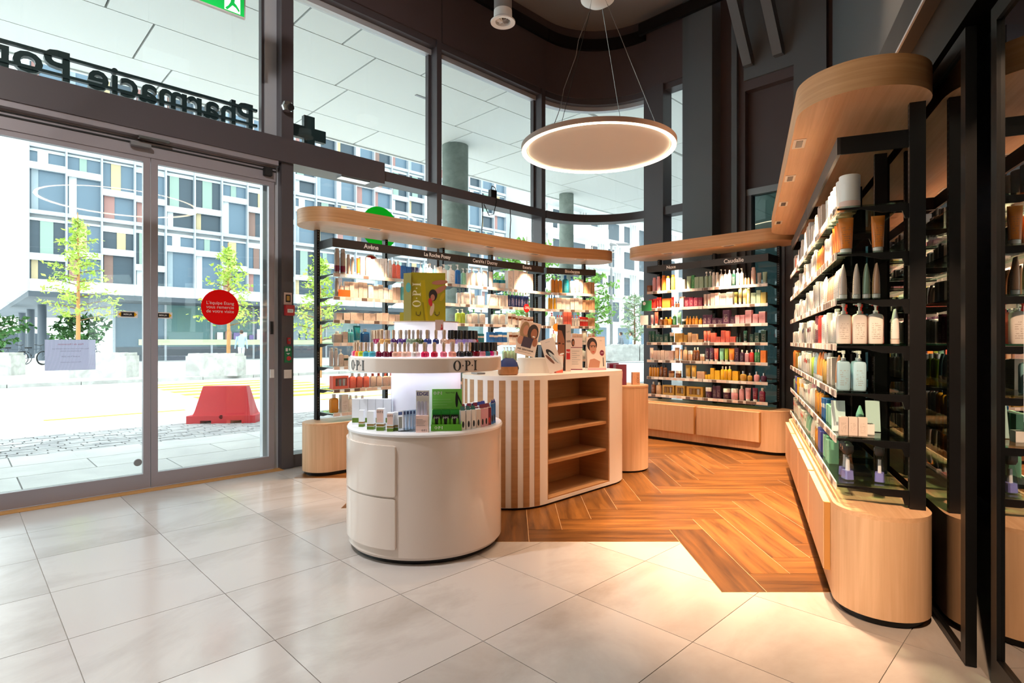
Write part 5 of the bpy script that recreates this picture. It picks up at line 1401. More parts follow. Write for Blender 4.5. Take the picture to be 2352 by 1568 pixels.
MB().lathe([(0, 1.205), (.195, 1.205), (.195, 1.335), (0, 1.335)], 64).build('top_drum', M_lit, dr)
MB().lathe([(0, 1.335), (.203, 1.335), (.203, 1.342), (0, 1.342)], 64).build('top_plate', mat('beige_plate', '#cdb6a0', .4), dr)
for c in (36.5, -48):
    def fn(x, z, c=c):
        p = onp(c + math.degrees(x/DR), DR+.0015)
        return (p[0]-DC[0], p[1]-DC[1], 1.086 + z)
    opi(.056, M_ink, dr, fn)

# nail polish bottles
pol_cap = {}
def polish(phi, r, z, col, cap, label):
    p = onp(phi, r)
    k = ('pol', col)
    if k not in GOODS:
        m = mat('varnish_' + col.lstrip('#'), col, .12)
        GOODS[k] = MB().lathe([(0, 0), (.015, 0), (.018, .004), (.018, .022), (.012, .028), (.0065, .031), (0, .031)], 14).mesh('polish_flask', m)
    if cap not in pol_cap:
        mm = {'gold': mat('rose_gold', '#d2b092', .28, .55), 'black': mat('black_cap', '#191515', .35), 'clear': mat('silver_cap', '#d9d4d6', .2, .5)}[cap]
        prof = [(0, .031), (.0080, .031), (.0075, .050), (.0092, .064), (.0082, .080), (0, .082)] if cap != 'black' else [(0, .031), (.0140, .031), (.0135, .060), (.0120, .080), (0, .082)]
        pol_cap[cap] = MB().lathe(prof, 12).mesh('cap', mm)
    o = put('nail_polish', GOODS[k], None, (p[0], p[1], z), R(phi))
    tag(o, label, 'nail polish', 'nail polish bottles on the tower')
    put('cap', pol_cap[cap], o)
LOW = [('#c9a79a', 'beige'), ('#b98270', 'tan'), ('#e58a98', 'rose'), ('#d92f63', 'raspberry'), ('#f08a3c', 'orange'), ('#b9c02c', 'acid green'), ('#3f9fae', 'turquoise'),
       ('#4fb0c4', 'sky blue'), ('#7a1636', 'wine red'), ('#6b1430', 'dark wine'), ('#eab39e', 'peach'), ('#efc4b4', 'pale peach'), ('#e8dcdc', 'clear'), ('#dc1458', 'hot pink'), ('#c4163e', 'crimson'), ('#ee6f8e', 'candy pink'),
       ('#f0a090', 'salmon'), ('#1f2430', 'blue black'), ('#191a20', 'black'), ('#7a1020', 'garnet'), ('#e28aa0', 'mid pink'), ('#2f6f86', 'petrol'), ('#d6197e', 'fuchsia'), ('#dbe6ee', 'ice white'), ('#a82028', 'brick red')]
TWIN = {}
for k, (c, nm) in enumerate(LOW):
    phi = -86 + 172*k/(len(LOW)-1)
    cap = 'gold' if k < 19 else 'black'
    polish(phi, .432, 1.1345, c, cap, '%s nail polish bottle, outer row of the lower tier, %s from left' % (nm, ORD[k]))
    if 2 < k < 23:
        polish(phi + 1.2, .390, 1.1345, LOW[k][0], 'clear' if k < 19 else 'black', '%s nail polish bottle, inner row of the lower tier, %s from left' % (nm, ORD[k-3]))
UPP = [('#2b2328', 'black violet'), ('#4a1626', 'dark plum'), ('#8f2450', 'berry'), ('#a22c5c', 'magenta'), ('#d9a868', 'gold sand'), ('#c59a60', 'bronze'), ('#4f2a66', 'purple'), ('#5a3a86', 'violet'), ('#8fa58c', 'sage'),
       ('#4d5a34', 'olive'), ('#273a86', 'royal blue'), ('#1f2f70', 'navy'), ('#e3b9a0', 'nude'), ('#d9a890', 'light tan'), ('#b9a4e0', 'lilac'), ('#a592d8', 'lavender'), ('#c0aeda', 'pale lilac'), ('#c2a4b4', 'mauve'), ('#b01c2c', 'red')]
for k, (c, nm) in enumerate(UPP):
    phi = -84 + 168*k/(len(UPP)-1)
    cap = 'gold' if k < 13 else 'black'
    polish(phi, .312, 1.2055, c, cap, '%s nail polish bottle, outer row of the upper tier, %s from left' % (nm, ORD[k]))
    if 0 < k < 18:
        polish(phi + 2, .270, 1.2055, c, 'clear' if k < 13 else 'black', '%s nail polish bottle, inner row of the upper tier, %s from left' % (nm, ORD[k-1]))

# olive poster stand on the tower
M_olive = mat('poster_olive', '#a39516', .4); M_olive_d = mat('poster_olive_dark', '#8a7d10', .4)
ps = empty('poster_stand', (DC[0]+.02, DC[1]-.04, 1.3425), R(10)); tag(ps, 'olive green folded poster stand on top of the polish tower', 'display')
def flat(poly, m, parent, y=-.0, name='print', fr=None):
    return MB().add([(x, y, z) for x, z in poly], [tuple(range(len(poly)))]).build(name, m, parent, smooth=False)
def ell(cx, cz, a, b, n=20, rot=0.):
    c, s = math.cos(rot), math.sin(rot)
    return [(cx + a*math.cos(2*PI*i/n)*c - b*math.sin(2*PI*i/n)*s, cz + a*math.cos(2*PI*i/n)*s + b*math.sin(2*PI*i/n)*c) for i in range(n)]
card = empty('front_panel', (0, 0, 0)); card.parent = ps
c1 = MB().box(-.105, .105, 0, .004, 0, .305).build('panel', M_olive, ps, (0, 0, 0), 0, False, rot=(R(-4), 0, 0))
bpy.data.objects.remove(card)
M_skinp = mat('print_skin', '#b5705a', .5); M_hairp = mat('print_hair', '#2a1a18', .5); M_redp = mat('print_red', '#c42a2a', .5)
flat(ell(.07, .245, .05, .014, rot=.1), M_skinp, c1, -.0006); flat(ell(.065, .195, .055, .016, rot=.55), M_skinp, c1, -.0008); flat(ell(.085, .155, .03, .012, rot=1.1), mat('print_yellow', '#c2a21a', .5), c1, -.001)
flat(ell(.028, .165, .026, .036), M_hairp, c1, -.0012); flat(ell(.026, .15, .013, .02), M_skinp, c1, -.0016); flat(ell(.012, .12, .012, .026, rot=.2), M_redp, c1, -.0018)
flat(ell(.022, .075, .012, .04, rot=-.2), mat('print_beige', '#d2b79a', .5), c1, -.0014)
flat([(-.03, 0), (.0, 0), (-.022, .26), (-.048, .255)], mat('print_goldtube', '#b8a010', .35), c1, -.0006); flat([(-.028, .0), (-.016, 0), (-.03, .12), (-.038, .12)], M_olive_d, c1, -.001)
def ofn(x, z): return (-.072 - z, -.0008, .165 + x)
opi(.05, mat('print_cream', '#e9dfb8', .5), c1, ofn, gap=.18)
for x in (-.062, .052): MB().tube([(x-.013, -.001, .062), (x-.013, -.002, .045), (x, -.002, .038), (x+.013, -.002, .045), (x+.013, -.001, .062)], .0016, 5).build('hook', M_ink, c1)
s2 = MB().box(-.06, 0, 0, .004, 0, .30).build('side_panel', M_olive_d, ps, (-.105, .004, 0), R(-40), False)
flat(ell(-.022, .21, .02, .03), mat('print_teal', '#3d8f86', .5), s2, -.0006)
fd = empty('poster_stand', (DC[0]-.125, DC[1]+.02, 1.3425), R(-20)); tag(fd, 'small olive folded leaflet beside the tall olive poster', 'display')
MB().box(-.05, .0, 0, .003, 0, .06).build('panel', M_olive, fd, smooth=False); MB().box(0, .05, 0, .003, 0, .09).build('panel', M_olive_d, fd, smooth=False)
pc = MB().box(-.024, .024, -.001, .001, 0, .062).build('price_card', plain('blush'), None, (DC[0]+.108, DC[1]-.205, 1.285), R(14), False); tag(pc, 'small pink price card clipped to the top drum of the tower', 'card')
MB().lathe([(0, 0), (.006, .003), (.006, .014), (.0025, .018), (.003, .032), (0, .034)], 10).build('print', M_redp, pc, (.014, -.003, .002))

# things on the round counter's deck
def ondeck(x, y): return (x, y, DZ + .0005)
for k in range(5):
    o = MB().box(-.0225, .0225, -.02, .02, 0, .152).build('carton', mat('matt_white_card', '#eef1f5', .5), None, ondeck(-.935+.047*k, 3.415), R(2), False)
    tag(o, 'tall plain white carton at the back of the round deck, %s of five' % ORD[k], 'carton', 'plain white cartons on the round deck')
    MB().box(-.0215, .0215, -.0206, -.02, .012, .04).build('printed_band', mat('moss_green', '#5d7a1e', .5), o, smooth=False)
M_moss = MATS['moss_green']; M_gold2 = mat('gold_print', '#8a6a2c', .4)
def oilbox(x, y, w, h, rz, label, face=None):
    o = MB().box(-w/2, w/2, -w/2, w/2, 0, h).build('carton', mat('matt_white_card', '#eef1f5', .5), None, ondeck(x, y), rz, False); tag(o, label, 'carton', 'oil cartons on the round deck')
    MB().box(-w/2-.0005, w/2+.0005, -w/2-.0005, w/2+.0005, .0, h*.17).build('printed_band', M_moss, o, smooth=False)
    MB().box(-w/2-.0004, w/2+.0004, -w/2-.0004, w/2+.0004, h*.20, h*.30).build('printed_band', M_gold2, o, smooth=False)
    if face: MB().box(-w/2+.001, w/2-.001, -w/2-.0008, -w/2, h*.38, h*.96).build('front_print', plain(face), o, smooth=False)
    return o
oilbox(-.878, 3.32, .028, .096, R(-6), 'slim white and green carton at the left edge of the deck')
oilbox(-.798, 3.222, .038, .103, R(-5), 'white and green oil carton with a bottle picture on the deck')
o = oilbox(-.733, 3.178, .040, .122, R(-4), 'tallest white and green oil carton with a pink printed face', 'blush')
opi(.012, M_ink, o, lambda x, z: (x, -.0212, .105+z))
for k in range(4):
    o = oilbox(-.672+.026*k, 3.148+.036*k, .034, .102, R(-4), 'white and green oil carton in the short row, %s from the front' % ORD[k], 'blush' if k == 0 else None)
    if k == 0: opi(.010, M_ink, o, lambda x, z: (x, -.0182, .086+z))
tr = empty('file_tray', ondeck(-.572, 3.158), R(-12)); tag(tr, 'clear acrylic tray holding nail files and buffers', 'tray')
m = MB().box(-.05, .05, -.04, .05, 0, .003); m.box(-.05, -.048, -.04, .05, 0, .03); m.box(.048, .05, -.04, .05, 0, .03); m.box(-.048, .048, -.04, -.038, 0, .02); m.build('tray', M_clear, tr, smooth=False)
for k in range(6):
    b = MB().box(-.014, .014, -.006, .006, 0, .108).build('nail_file', mat('file_blue', '#a9c3e2', .4) if k else mat('file_white', '#e8ebf2', .4), None,
        ondeck(-.612+.016*k, 3.132+.012*k), 0, False, rot=(R(-14), R(-8), R(-15)))
    b.location.z += .006
    tag(b, 'nail buffer pack in the clear tray, %s from the front' % ORD[k], 'nail file', 'nail files in the tray')
    MB().box(-.010, .010, -.0075, -.006, .012, .074).build('pad', mat('file_grey', '#77746a', .8) if k == 0 else mat('file_pale', '#c9d4e6', .6), b, smooth=False)
    MB().box(-.012, .012, -.0068, -.006, .085, .102).build('header_card', mat('file_navy', '#41507c', .5), b, smooth=False)
ed = empty('display_box', ondeck(-.492, 3.112), R(3)); tag(ed, 'white and pink nail file display with blue capitals', 'display')
m = MB().box(-.034, .034, -.015, .03, 0, .092); m.build('pocket', plain('blush'), ed, smooth=False)
MB().box(-.036, .036, .022, .028, .0, .226).build('back_panel', M_whiteplastic, ed, smooth=False)
for k in range(3):
    MB().loft([sq_ring(.017, .004, .0), sq_ring(.017, .004, .15), sq_ring(.010, .004, .158)]).build('nail_file', mat('file_lilac', '#b9b9d0', .5), ed, (-.021+.02*k, .012-.004*k, .01))
text('EDGE', .026, mat('edge_blue', '#34348c', .5), ed, (0, .0215, .207), bold=.0006)
for k, wd in enumerate((.034, .05, .046, .04, .048)): MB().box(-.03, -.03+wd, -.0156, -.015, .070-.008*k, .0718-.008*k).build('print', M_grey, ed, smooth=False)
opi(.010, M_ink, ed, lambda x, z: (x+.012, -.0157, .012+z))
M_gr = mat('display_green', '#7fd656', .4); M_gr_d = mat('display_green_dark', '#5fb02c', .4)
gd = empty('display_box', ondeck(-.368, 3.200), R(4)); tag(gd, 'bright green cardboard display holding black manicure packs', 'display')
MB().box(-.085, .085, -.045, -.041, 0, .036).build('front_panel', M_gr_d, gd, smooth=False)
MB().box(-.085, .085, -.041, .045, 0, .004).build('base', M_gr_d, gd, smooth=False)
for s in (-1, 1): MB().prism_yz([(-.041, 0), (.045, 0), (.045, .11), (-.041, .036)], s*.083-.002, s*.083+.002).build('side_panel', M_gr, gd, smooth=False)
bp = MB().box(-.085, .085, .045, .049, 0, .225).build('back_panel', M_gr, gd, smooth=False)
opi(.017, M_whiteink, bp, lambda x, z: (x-.052, .0445, .202+z)); opi(.016, M_whiteink, gd, lambda x, z: (x-.042, -.0456, .018+z))
text('Repair Mode', .010, M_ink, bp, (.018, .0444, .204))
for k, (a, b_) in enumerate(((-.08, .02), (-.08, .03), (-.08, .0), (-.08, .025))): MB().box(a, b_, .0444, .045, .165-.015*k, .1665-.015*k).build('print', mat('print_pale_green', '#b8e8a0', .5), bp, smooth=False)
flat(ell(.055, .165, .008, .045), M_ink, bp, .0442); flat(ell(.068, .17, .004, .04, rot=.4), M_ink, bp, .0440)
for k in range(6):
    x = -.055 + (k % 3)*.050; y = -.02 + (k//3)*.035
    b = MB().box(-.021, .021, -.008, .008, .0, .082).build('manicure_pack', mat('pack_black', '#14180f', .3), None, (0, 0, 0), 0, False)
    p = Vector((gd.location.x + x*math.cos(R(4)) - y*math.sin(R(4)), gd.location.y + x*math.sin(R(4)) + y*math.cos(R(4)), DZ + .0055))
    b.location = p; b.rotation_euler = (0, 0, R(4))
    tag(b, 'black and green manicure pack in the green display, %s row %s' % ('front' if k < 3 else 'rear', ORD[k % 3]), 'pack', 'manicure packs in the green display')
    MB().box(-.024, .024, -.002, .002, .082, .108).build('hang_tab', mat('tab_green', '#1f8a2c', .4), b, smooth=False)
    for s in (-1, 1): MB().lathe([(0, .004), (.006, .01), (.010, .03), (.006, .062), (0, .07)], 8).build('side_print', M_gr_d, b, (s*.015, -.0035, 0))
    opi(.011, M_whiteink, b, lambda xx, z: (xx, -.0088, .066+z))
def slimbox(x, y, w, d, h, rz, base, face, label, tab=None):
    o = MB().box(-w/2, w/2, -d/2, d/2, 0, h).build('carton', pack(base), None, ondeck(x, y), rz, False); tag(o, label, 'carton', 'care cartons on the round deck')
    MB().box(-w/2+.0012, w/2-.0012, -d/2-.0006, -d/2, .003, h-.003).build('front_print', plain(face), o, smooth=False)
    flat(ell(0, h*.28, w*.22, h*.17), M_ink if face != 'dred' else plain('red'), o, -d/2-.001)
    if tab: MB().add([(-w*.45, -d*.2, h), (w*.45, -d*.2, h), (w*.45, d*.2, h+.022), (-w*.45, d*.2, h+.022)], [(0, 1, 2, 3)]).build('hang_tab', tab, o, smooth=False)
    return o
M_tabg = mat('tab_petrol', '#1f5f58', .4); M_tabr = mat('tab_wine', '#7c1a38', .4)
for k in range(4): slimbox(*onp(37+5*k, .425), .028, .03, .108, R(20+3*k), 'white', 'cream' if k < 3 else 'beige', 'white care carton with petrol hang tab, %s from left' % ORD[k], M_tabg if k < 3 else None)
for k in range(3): slimbox(*onp(57+5*k, .425), .028, .03, .108, R(34+3*k), 'blush', 'pink' if k < 2 else 'dred', ('pink care carton beside the white ones', 'second pink care carton', 'dark red care carton near the deck edge')[k], M_tabr)
for k in range(5): slimbox(*onp(42+8*k, .375), .030, .03, .115, R(25+4*k), 'white', 'navy' if k % 2 else 'dred', 'dark fronted care carton in the second row, %s from left' % ORD[k], M_tabr if k < 3 else mat('tab_blue', '#28409a', .4))
for k in range(4): slimbox(*onp(47+10*k, .322), .030, .03, .128, R(26+5*k), 'white', 'violet' if k < 2 else 'navy', 'violet fronted care carton in the rear row, %s from left' % ORD[k])
for k in range(2):
    o = slimbox(*onp(73+6*k, .425), .026, .026, .125, R(45), 'ice', 'blue', ('pale blue care carton with pointed top at the deck edge', 'pale blue care carton behind the edge one')[k])
    MB().prism_xz([(-.013, .125), (.013, .125), (0, .15)], -.013, -.011).build('pointed_top', mat('tab_blue', '#28409a', .4), o, smooth=False)

# ------------------------------------------------------------------ striped counter with open shelves
SF = Frame((-.015, 4.465), (.7071, .7071)); SL = .877; SR = .375
sc = empty('striped_counter', (SF.o.x, SF.o.y, 0), SF.rz); tag(sc, 'white counter with vertical oak stripes and an empty oak bookcase', 'counter')
base_out = stadium([(0, 0), (SL, 0)], SR, 40)
MB().prism(stadium([(0, 0), (SL, 0)], SR-.02, 40), .003, .018).build('toe_kick', M_black, sc)
i0 = 0
notch = [(.02, -SR), (.02, -.05), (.806, -.05), (.806, -SR)]
mid = []
for p in base_out: mid.append(p)
# the straight front runs from base_out[0]=(0,-SR) to (SL,-SR)
mid = [mid[0]] + notch + mid[1:]
m = MB(); m.prism(base_out, .018, .043); m.prism(mid, .043, .932); m.prism(base_out, .932, .97)
m.build('body', M_lam, sc)
for k in range(13):
    a = -103 - 13.5*k
    poly = arcpts(0, 0, SR+.0022, R(a-3.6), R(a+3.6), 6) + arcpts(0, 0, SR-.003, R(a+3.6), R(a-3.6), 6)
    MB().prism(poly, .022, .938).build('oak_stripe', M_oak_in, sc)
bk = empty('bookcase'); bk.parent = sc
bk = MB().box(.021, .805, -.062, -.051, .044, .931).build('bookcase_back', M_oak_in, sc, smooth=False)
for a, b_ in ((.021, .031), (.795, .805)): MB().box(a, b_, -.372, -.063, .044, .931).build('bookcase_side', M_oak_in, sc, smooth=False)
MB().box(.032, .794, -.372, -.063, .044, .054).build('bookcase_bottom', M_oak_in, sc, smooth=False)
for z in (.311, .539, .738): MB().box(.032, .794, -.350, -.063, z-.011, z+.011).build('shelf', M_oak_in, sc, smooth=False)
for o in list(bpy.data.objects):
    if o.type == 'EMPTY' and o.name.startswith('bookcase'): bpy.data.objects.remove(o)
# plain oak counter behind it
wc = empty('oak_counter', (0, 0, 0)); tag(wc, 'lower oak counter with rounded end behind the striped counter', 'counter')
wl = [(1.075, 5.49), (.45, 6.115)]
MB().prism(stadium(wl, .235, 30), .02, .79).build('body', M_oak, wc)
MB().prism(stadium(wl, .237, 30), .79, .806).build('top', M_oak_u, wc)
MB().prism(stadium(wl, .215, 30), .003, .02).build('toe_kick', M_black, wc)
def oncount(x, y, z=.9705): return (x, y, z)
o = MB().box(-.055, .055, -.03, .03, 0, .195).build('gift_box', mat('box_plum', '#7a2f48', .35), None, (1.03, 5.42, .8065), R(14), False); tag(o, 'plum gift box standing on the oak counter end', 'gift box')
MB().box(-.02, .02, -.0306, -.03, .05, .14).build('print', plain('dred'), o, smooth=False); flat([(-.012, .06), (.012, .06), (.016, .13), (-.016, .13)], plain('pink'), o, -.0312)
o = MB().box(-.05, .05, -.03, .03, 0, .205).build('gift_box', mat('box_mauve', '#8d5a76', .35), None, (.98, 5.52, .8065), R(14), False); tag(o, 'mauve gift box behind the plum one', 'gift box')
MB().box(-.045, .045, -.0306, -.03, .01, .19).build('print', plain('dred'), o, smooth=False)
o = MB().box(-.036, .036, -.02, .02, 0, .118).build('carton', pack('peach'), None, (1.19, 5.47, .8065), R(10), False); tag(o, 'salmon carton on the rounded oak counter end', 'carton')
text('COCO', .03, plain('brown'), o, (.018, -.0205, .06), rot=(PI/2, -PI/2, 0))

# things on the striped counter
pz = .9705
po = empty('toiletry_pouch', (-.03, 4.24, pz), R(12)); tag(po, 'blue and tan zip pouch at the front of the striped counter', 'pouch')
def pring(z, w, d, x=0): return [(x + w/2*math.copysign(abs(math.cos(a))**.7, math.cos(a)), d/2*math.copysign(abs(math.sin(a))**.7, math.sin(a)), z) for a in [2*PI*i/20 for i in range(20)]]
MB().loft([pring(0, .13, .07), pring(.006, .148, .085), pring(.035, .152, .088), pring(.062, .146, .08)]).build('tan_base', wood('tan_leatherette', '#b77a4a', '#96602f', (18, 18, 18), .5), po)
MB().loft([pring(.0625, .146, .08), pring(.085, .138, .066, .002), pring(.108, .108, .042, .004), pring(.124, .07, .018, .006)]).build('blue_top', mat('navy_cloth', '#1d3470', .6), po)
MB().tube([(.074, 0, .01), (.080, 0, .05), (.068, 0, .09), (.035, 0, .118), (-.02, 0, .126)], .004, 6).build('zip', M_rubber, po)
o = empty('riser_block', (.175, 4.56, pz), R(20)); tag(o, 'plain white riser block under the gift poster', 'block')
MB().prism(stadium([(-.05, 0), (.07, 0)], .085, 14), 0, .112).build('body', M_lam, o); MB().prism(stadium([(-.05, 0), (.07, 0)], .087, 14), .112, .118).build('top', M_lam, o)
M_pap = mat('poster_paper', '#e2cfc2', .4); M_face = mat('print_face', '#b98067', .5); M_face2 = mat('print_face_tan', '#9c5f42', .5); M_blond = mat('print_blond', '#9a7752', .5)
M_bag = mat('print_bag', '#3a2a3c', .5)
def poster(x, y, z, w, h, rot, label, name='poster'):
    o = MB().box(-w/2, w/2, 0, .003, 0, h).build(name, M_pap, None, (x, y, z), 0, False, rot=rot); tag(o, label, 'poster', 'posters on the striped counter'); return o
p = poster(.10, 4.50, pz+.142, .165, .285, (R(-16), R(14), R(6)), 'leaning gift poster with two women on the white riser')
flat([(-.076, .09), (.076, .09), (.076, .278), (-.076, .278)], mat('print_bg', '#d8b8a4', .5), p, -.0004)
flat(ell(-.038, .20, .038, .078), M_blond, p, -.0008); flat(ell(-.030, .205, .022, .044), M_face, p, -.0012); flat(ell(-.055, .115, .028, .035), M_face, p, -.001)
flat(ell(.030, .195, .044, .074), M_hairp, p, -.0014); flat(ell(.040, .19, .026, .044), M_face2, p, -.0018); flat(ell(.042, .165, .012, .005), M_whiteink, p, -.0022); flat(ell(.06, .12, .02, .035), M_face2, p, -.0016)
flat([(-.045, .065), (.035, .065), (.042, .15), (-.038, .15)], M_bag, p, -.0024)
text('IHR GESCHENK', .019, M_ink, p, (-.003, -.0010, .043), bold=.0004); text('beim Kauf von zwei Produkten', .0085, M_ink, p, (-.003, -.0010, .022))
p = poster(.345, 4.42, pz+.018, .11, .27, (R(-14), R(-17), R(-4)), 'leaning product poster with silver tubes at the counter edge')
flat(ell(-.005, .15, .02, .045, rot=.5), M_hairp, p, -.0006); flat(ell(.012, .11, .012, .06, rot=.45), M_chrome, p, -.0008); flat(ell(-.02, .105, .01, .05, rot=.5), mat('print_bronze', '#7a4a36', .4), p, -.001)
flat(ell(.03, .09, .01, .05, rot=.4), mat('print_silver', '#cfc6c0', .3), p, -.001); text('nouveau', .011, M_grey, p, (0, -.0006, .245))
p = poster(.435, 4.74, pz, .112, .395, (R(-3), 0, R(-8)), 'tall narrow poster with a smiling face', 'poster')
flat([(-.056, .005), (.012, .005), (.012, .39), (-.056, .39)], M_hairp, p, -.0004); flat([(-.056, .12), (-.01, .05), (.006, .14), (.004, .26), (-.02, .34), (-.056, .35)], M_face2, p, -.0008)
flat(ell(-.02, .145, .02, .008, rot=.3), M_whiteink, p, -.0012); flat(ell(-.04, .235, .012, .006), M_hairp, p, -.0012); flat(ell(-.008, .23, .008, .005), M_hairp, p, -.0012)
text('100%', .024, M_bag, p, (.034, -.0008, .25), bold=.0005, sx=.8); flat([(.018, .10), (.050, .10), (.050, .185), (.018, .185)], M_redp, p, -.0006); text('No1', .02, M_whiteink, p, (.034, -.001, .16), bold=.0004, sx=.8); text('LIFT', .02, M_grey, p, (.034, -.0008, .33), sx=.8)
p = poster(.565, 4.98, pz, .105, .285, (R(-3), 0, R(-10)), 'slim price list stand with a small portrait', 'poster')
flat([(-.05, .20), (.05, .20), (.05, .28), (-.05, .28)], plain('blush'), p, -.0004); flat(ell(-.03, .24, .014, .034), M_hairp, p, -.0008); flat(ell(-.028, .238, .009, .022), M_face2, p, -.0012)
MB().box(-.0525, .0525, -.0008, 0, .195, .2).build('print', plain('dred'), p, smooth=False); MB().box(-.0525, .0525, -.0008, 0, 0, .008).build('print', plain('dred'), p, smooth=False)
for k in range(7): MB().box(-.04, -.04+rnd.uniform(.04, .08), -.0008, 0, .05+.019*k, .0525+.019*k).build('print', M_grey, p, smooth=False)
p = poster(.745, 4.97, pz+.002, .165, .29, (R(-12), 0, R(4)), 'tent card with the portrait of a dark haired woman', 'poster')
MB().box(-.0825, .0825, .0, .003, 0, .29).build('back_leg', M_pap, p, (0, .118, .032), 0, False, rot=(R(24), 0, 0))
flat(ell(-.035, .225, .045, .062), M_hairp, p, -.0006); flat(ell(-.028, .195, .030, .058), M_face, p, -.001); flat([(-.075, .02), (.02, .02), (.03, .075), (-.02, .10), (-.06, .09)], M_face, p, -.0008)
flat(ell(-.040, .205, .009, .004), M_hairp, p, -.0014); flat(ell(-.012, .205, .008, .004), M_hairp, p, -.0014); flat(ell(-.026, .160, .010, .004), M_redp, p, -.0014); flat(ell(-.026, .215, .034, .003, rot=.0), M_hairp, p, -.0013)
flat(ell(.050, .150, .020, .026), plain('dred'), p, -.0008); text('-30%', .013, M_whiteink, p, (.05, -.0012, .15)); MB().box(-.0825, .0825, -.001, 0, 0, .014).build('print', plain('pink'), p, smooth=False)
text('offre', .012, M_grey, p, (.045, -.0008, .26)); flat([(.055, .03), (.063, .03), (.062, .11), (.056, .11)], M_ink, p, -.0008)
o = MB().box(-.03, .03, -.02, .02, 0, .14).build('carton', pack('coral'), None, (.372, 4.545, pz), R(20), False); tag(o, 'coral and white carton behind the leaning product poster', 'carton')
MB().box(-.031, .031, -.0206, -.02, .04, .138).build('print', plain('white'), o, smooth=False)
o = MB().box(-.035, .035, -.05, .05, 0, .012).build('card_box', M_grey, None, (-.26, 4.36, pz), R(30), False); tag(o, 'flat grey card box on the striped counter beside the tower', 'box')

# ------------------------------------------------------------------ ring lamps
M_ring_emit = mat('ring_light', (1, .80, .55, 1), .5, emit=RING_EMIT)
M_ring_body = mat('ring_housing', '#8c7466', .5)
M_ring_disc = mat('ring_disc', '#cbc6c0', .8)
def ring_lamp(x, y, z, r, zt, label, cables):
    t = empty('ring_lamp', (x, y, z)); tag(t, label, 'pendant lamp', 'ring pendant lamps')
    MB().lathe([(r-.055, .012), (r, .0), (r+.004, .045), (r-.04, .055), (r-.055, .05), (r-.055, .012)], 128).build('housing', M_ring_body, t)
    MB().lathe([(0, .012), (r-.056, .012), (r-.056, .03), (0, .03)], 96).build('disc', M_ring_disc, t)
    MB().lathe([(r-.045, .0095), (r-.006, .0), (r-.004, -.004), (r-.045, -.002), (r-.045, .0095)], 128).build('light_ring', M_ring_emit, t)
    for a in cables:
        c, s = math.cos(R(a)), math.sin(R(a))
        pts = []
        for k in range(9):
            f = k/8; q = (r-.02)*(1-f) + .08*f
            wob = .012*math.sin(k*2.1) if a == 230 else 0
            pts.append((q*c + wob, q*s, .05 + (zt-z-.05)*f))
        MB().tube(pts, .0032, 6).build('cable', M_chrome if a != 125 else M_rubber, t)
    MB().lathe([(0, zt-z-.07), (.10, zt-z-.055), (.165, zt-z-.01), (.17, zt-z+.05), (0, zt-z+.05)], 32).build('ceiling_rose', M_white, t)
    MB().lathe([(0, zt-z+.05), (.018, zt-z+.05), (.018, ZC-z-.002), (0, ZC-z-.002)], 10).build('stem', M_grey, t)
    return t
ring_lamp(.845, 5.6, 3.10, .75, 4.60, 'round glowing ring lamp hanging above the counters', (230, -55, 55, 125))
ring_lamp(.6, 1.9, 3.26, 1.0, 4.6, 'large ring lamp above the viewer, mirrored in the door glass', (230, -55, 55))
ring_lamp(-1.45, .8, 3.5, 1.0, 4.6, 'second large ring lamp above the viewer, mirrored in the door glass', (230, -55, 55))

# air nozzle on a duct
an = empty('air_nozzle', (-.08, 5.0, 4.03)); tag(an, 'white air nozzle with star vanes on a grey duct', 'air nozzle')
MB().lathe([(.078, .10), (.078, ZC-4.032), (.07, ZC-4.032)], 28).build('duct', mat('duct_grey', '#8d8a8a', .5), an)
MB().lathe([(.062, .05), (.068, .0), (.108, -.006), (.110, .004), (.082, .03), (.080, .10), (.062, .10), (.062, .05)], 32).build('flange', M_white, an)
m = MB()
for k in range(9):
    a = 2*PI*k/9; m.add([(0, 0, .0), (.062*math.cos(a), .062*math.sin(a), .012), (.062*math.cos(a+.22), .062*math.sin(a+.22), .03), (0, 0, .02)], [(0, 1, 2, 3)])
m.build('vanes', M_white, an, smooth=False)
MB().lathe([(0, .05), (.061, .05), (.061, .055), (0, .055)], 24).build('throat', M_rubber, an)

# unseen fill spotlights, added to brighten floor, counters, shelving and door frames
def fill_spot(x, y, tx, ty, power, col, label, size=R(62), z=4.9, tz=0.):
    t = empty('fill_spotlight', (x, y, z)); tag(t, label, 'spotlight', 'added fill spotlights')
    MB().lathe([(0, .05), (.055, .05), (.055, .26), (0, .26)], 20).build('housing', M_black, t)  # made-up housing and stem around the fill lamp
    MB().lathe([(0, .26), (.012, .26), (.012, ZC-z-.002), (0, ZC-z-.002)], 8).build('stem', M_black, t)
    ld = bpy.data.lights.new('fill_spot', 'SPOT'); ld.energy = power; ld.color = col; ld.spot_size = size; ld.spot_blend = .8; ld.shadow_soft_size = .06
    o = bpy.data.objects.new('fill_spot', ld); COL.objects.link(o); o.location = (x, y, z+.04)
    o.rotation_euler = (Vector((tx, ty, tz)) - Vector((x, y, z))).to_track_quat('-Z', 'Y').to_euler()
WHITE = (1, .96, .92)
COOL = (.95, .97, 1.)
P_ = SPOT_FILL
fill_spot(1.9, 3.7, 1.95, 3.6, P_*.6, WARM, 'added fill spotlight over the timber floor')
fill_spot(1.9, 4.8, 1.9, 4.7, P_*1.3, WARM, 'added fill spotlight over the far aisle')
fill_spot(-.2, -.6, 1.8, 2.8, P_*4.2, WARM, 'added fill spotlight aimed at the inner shelving', R(40), tz=1.5)
fill_spot(.6, 1.0, .7, 1.9, P_*.15, WARM, 'added fill spotlight behind the viewer')
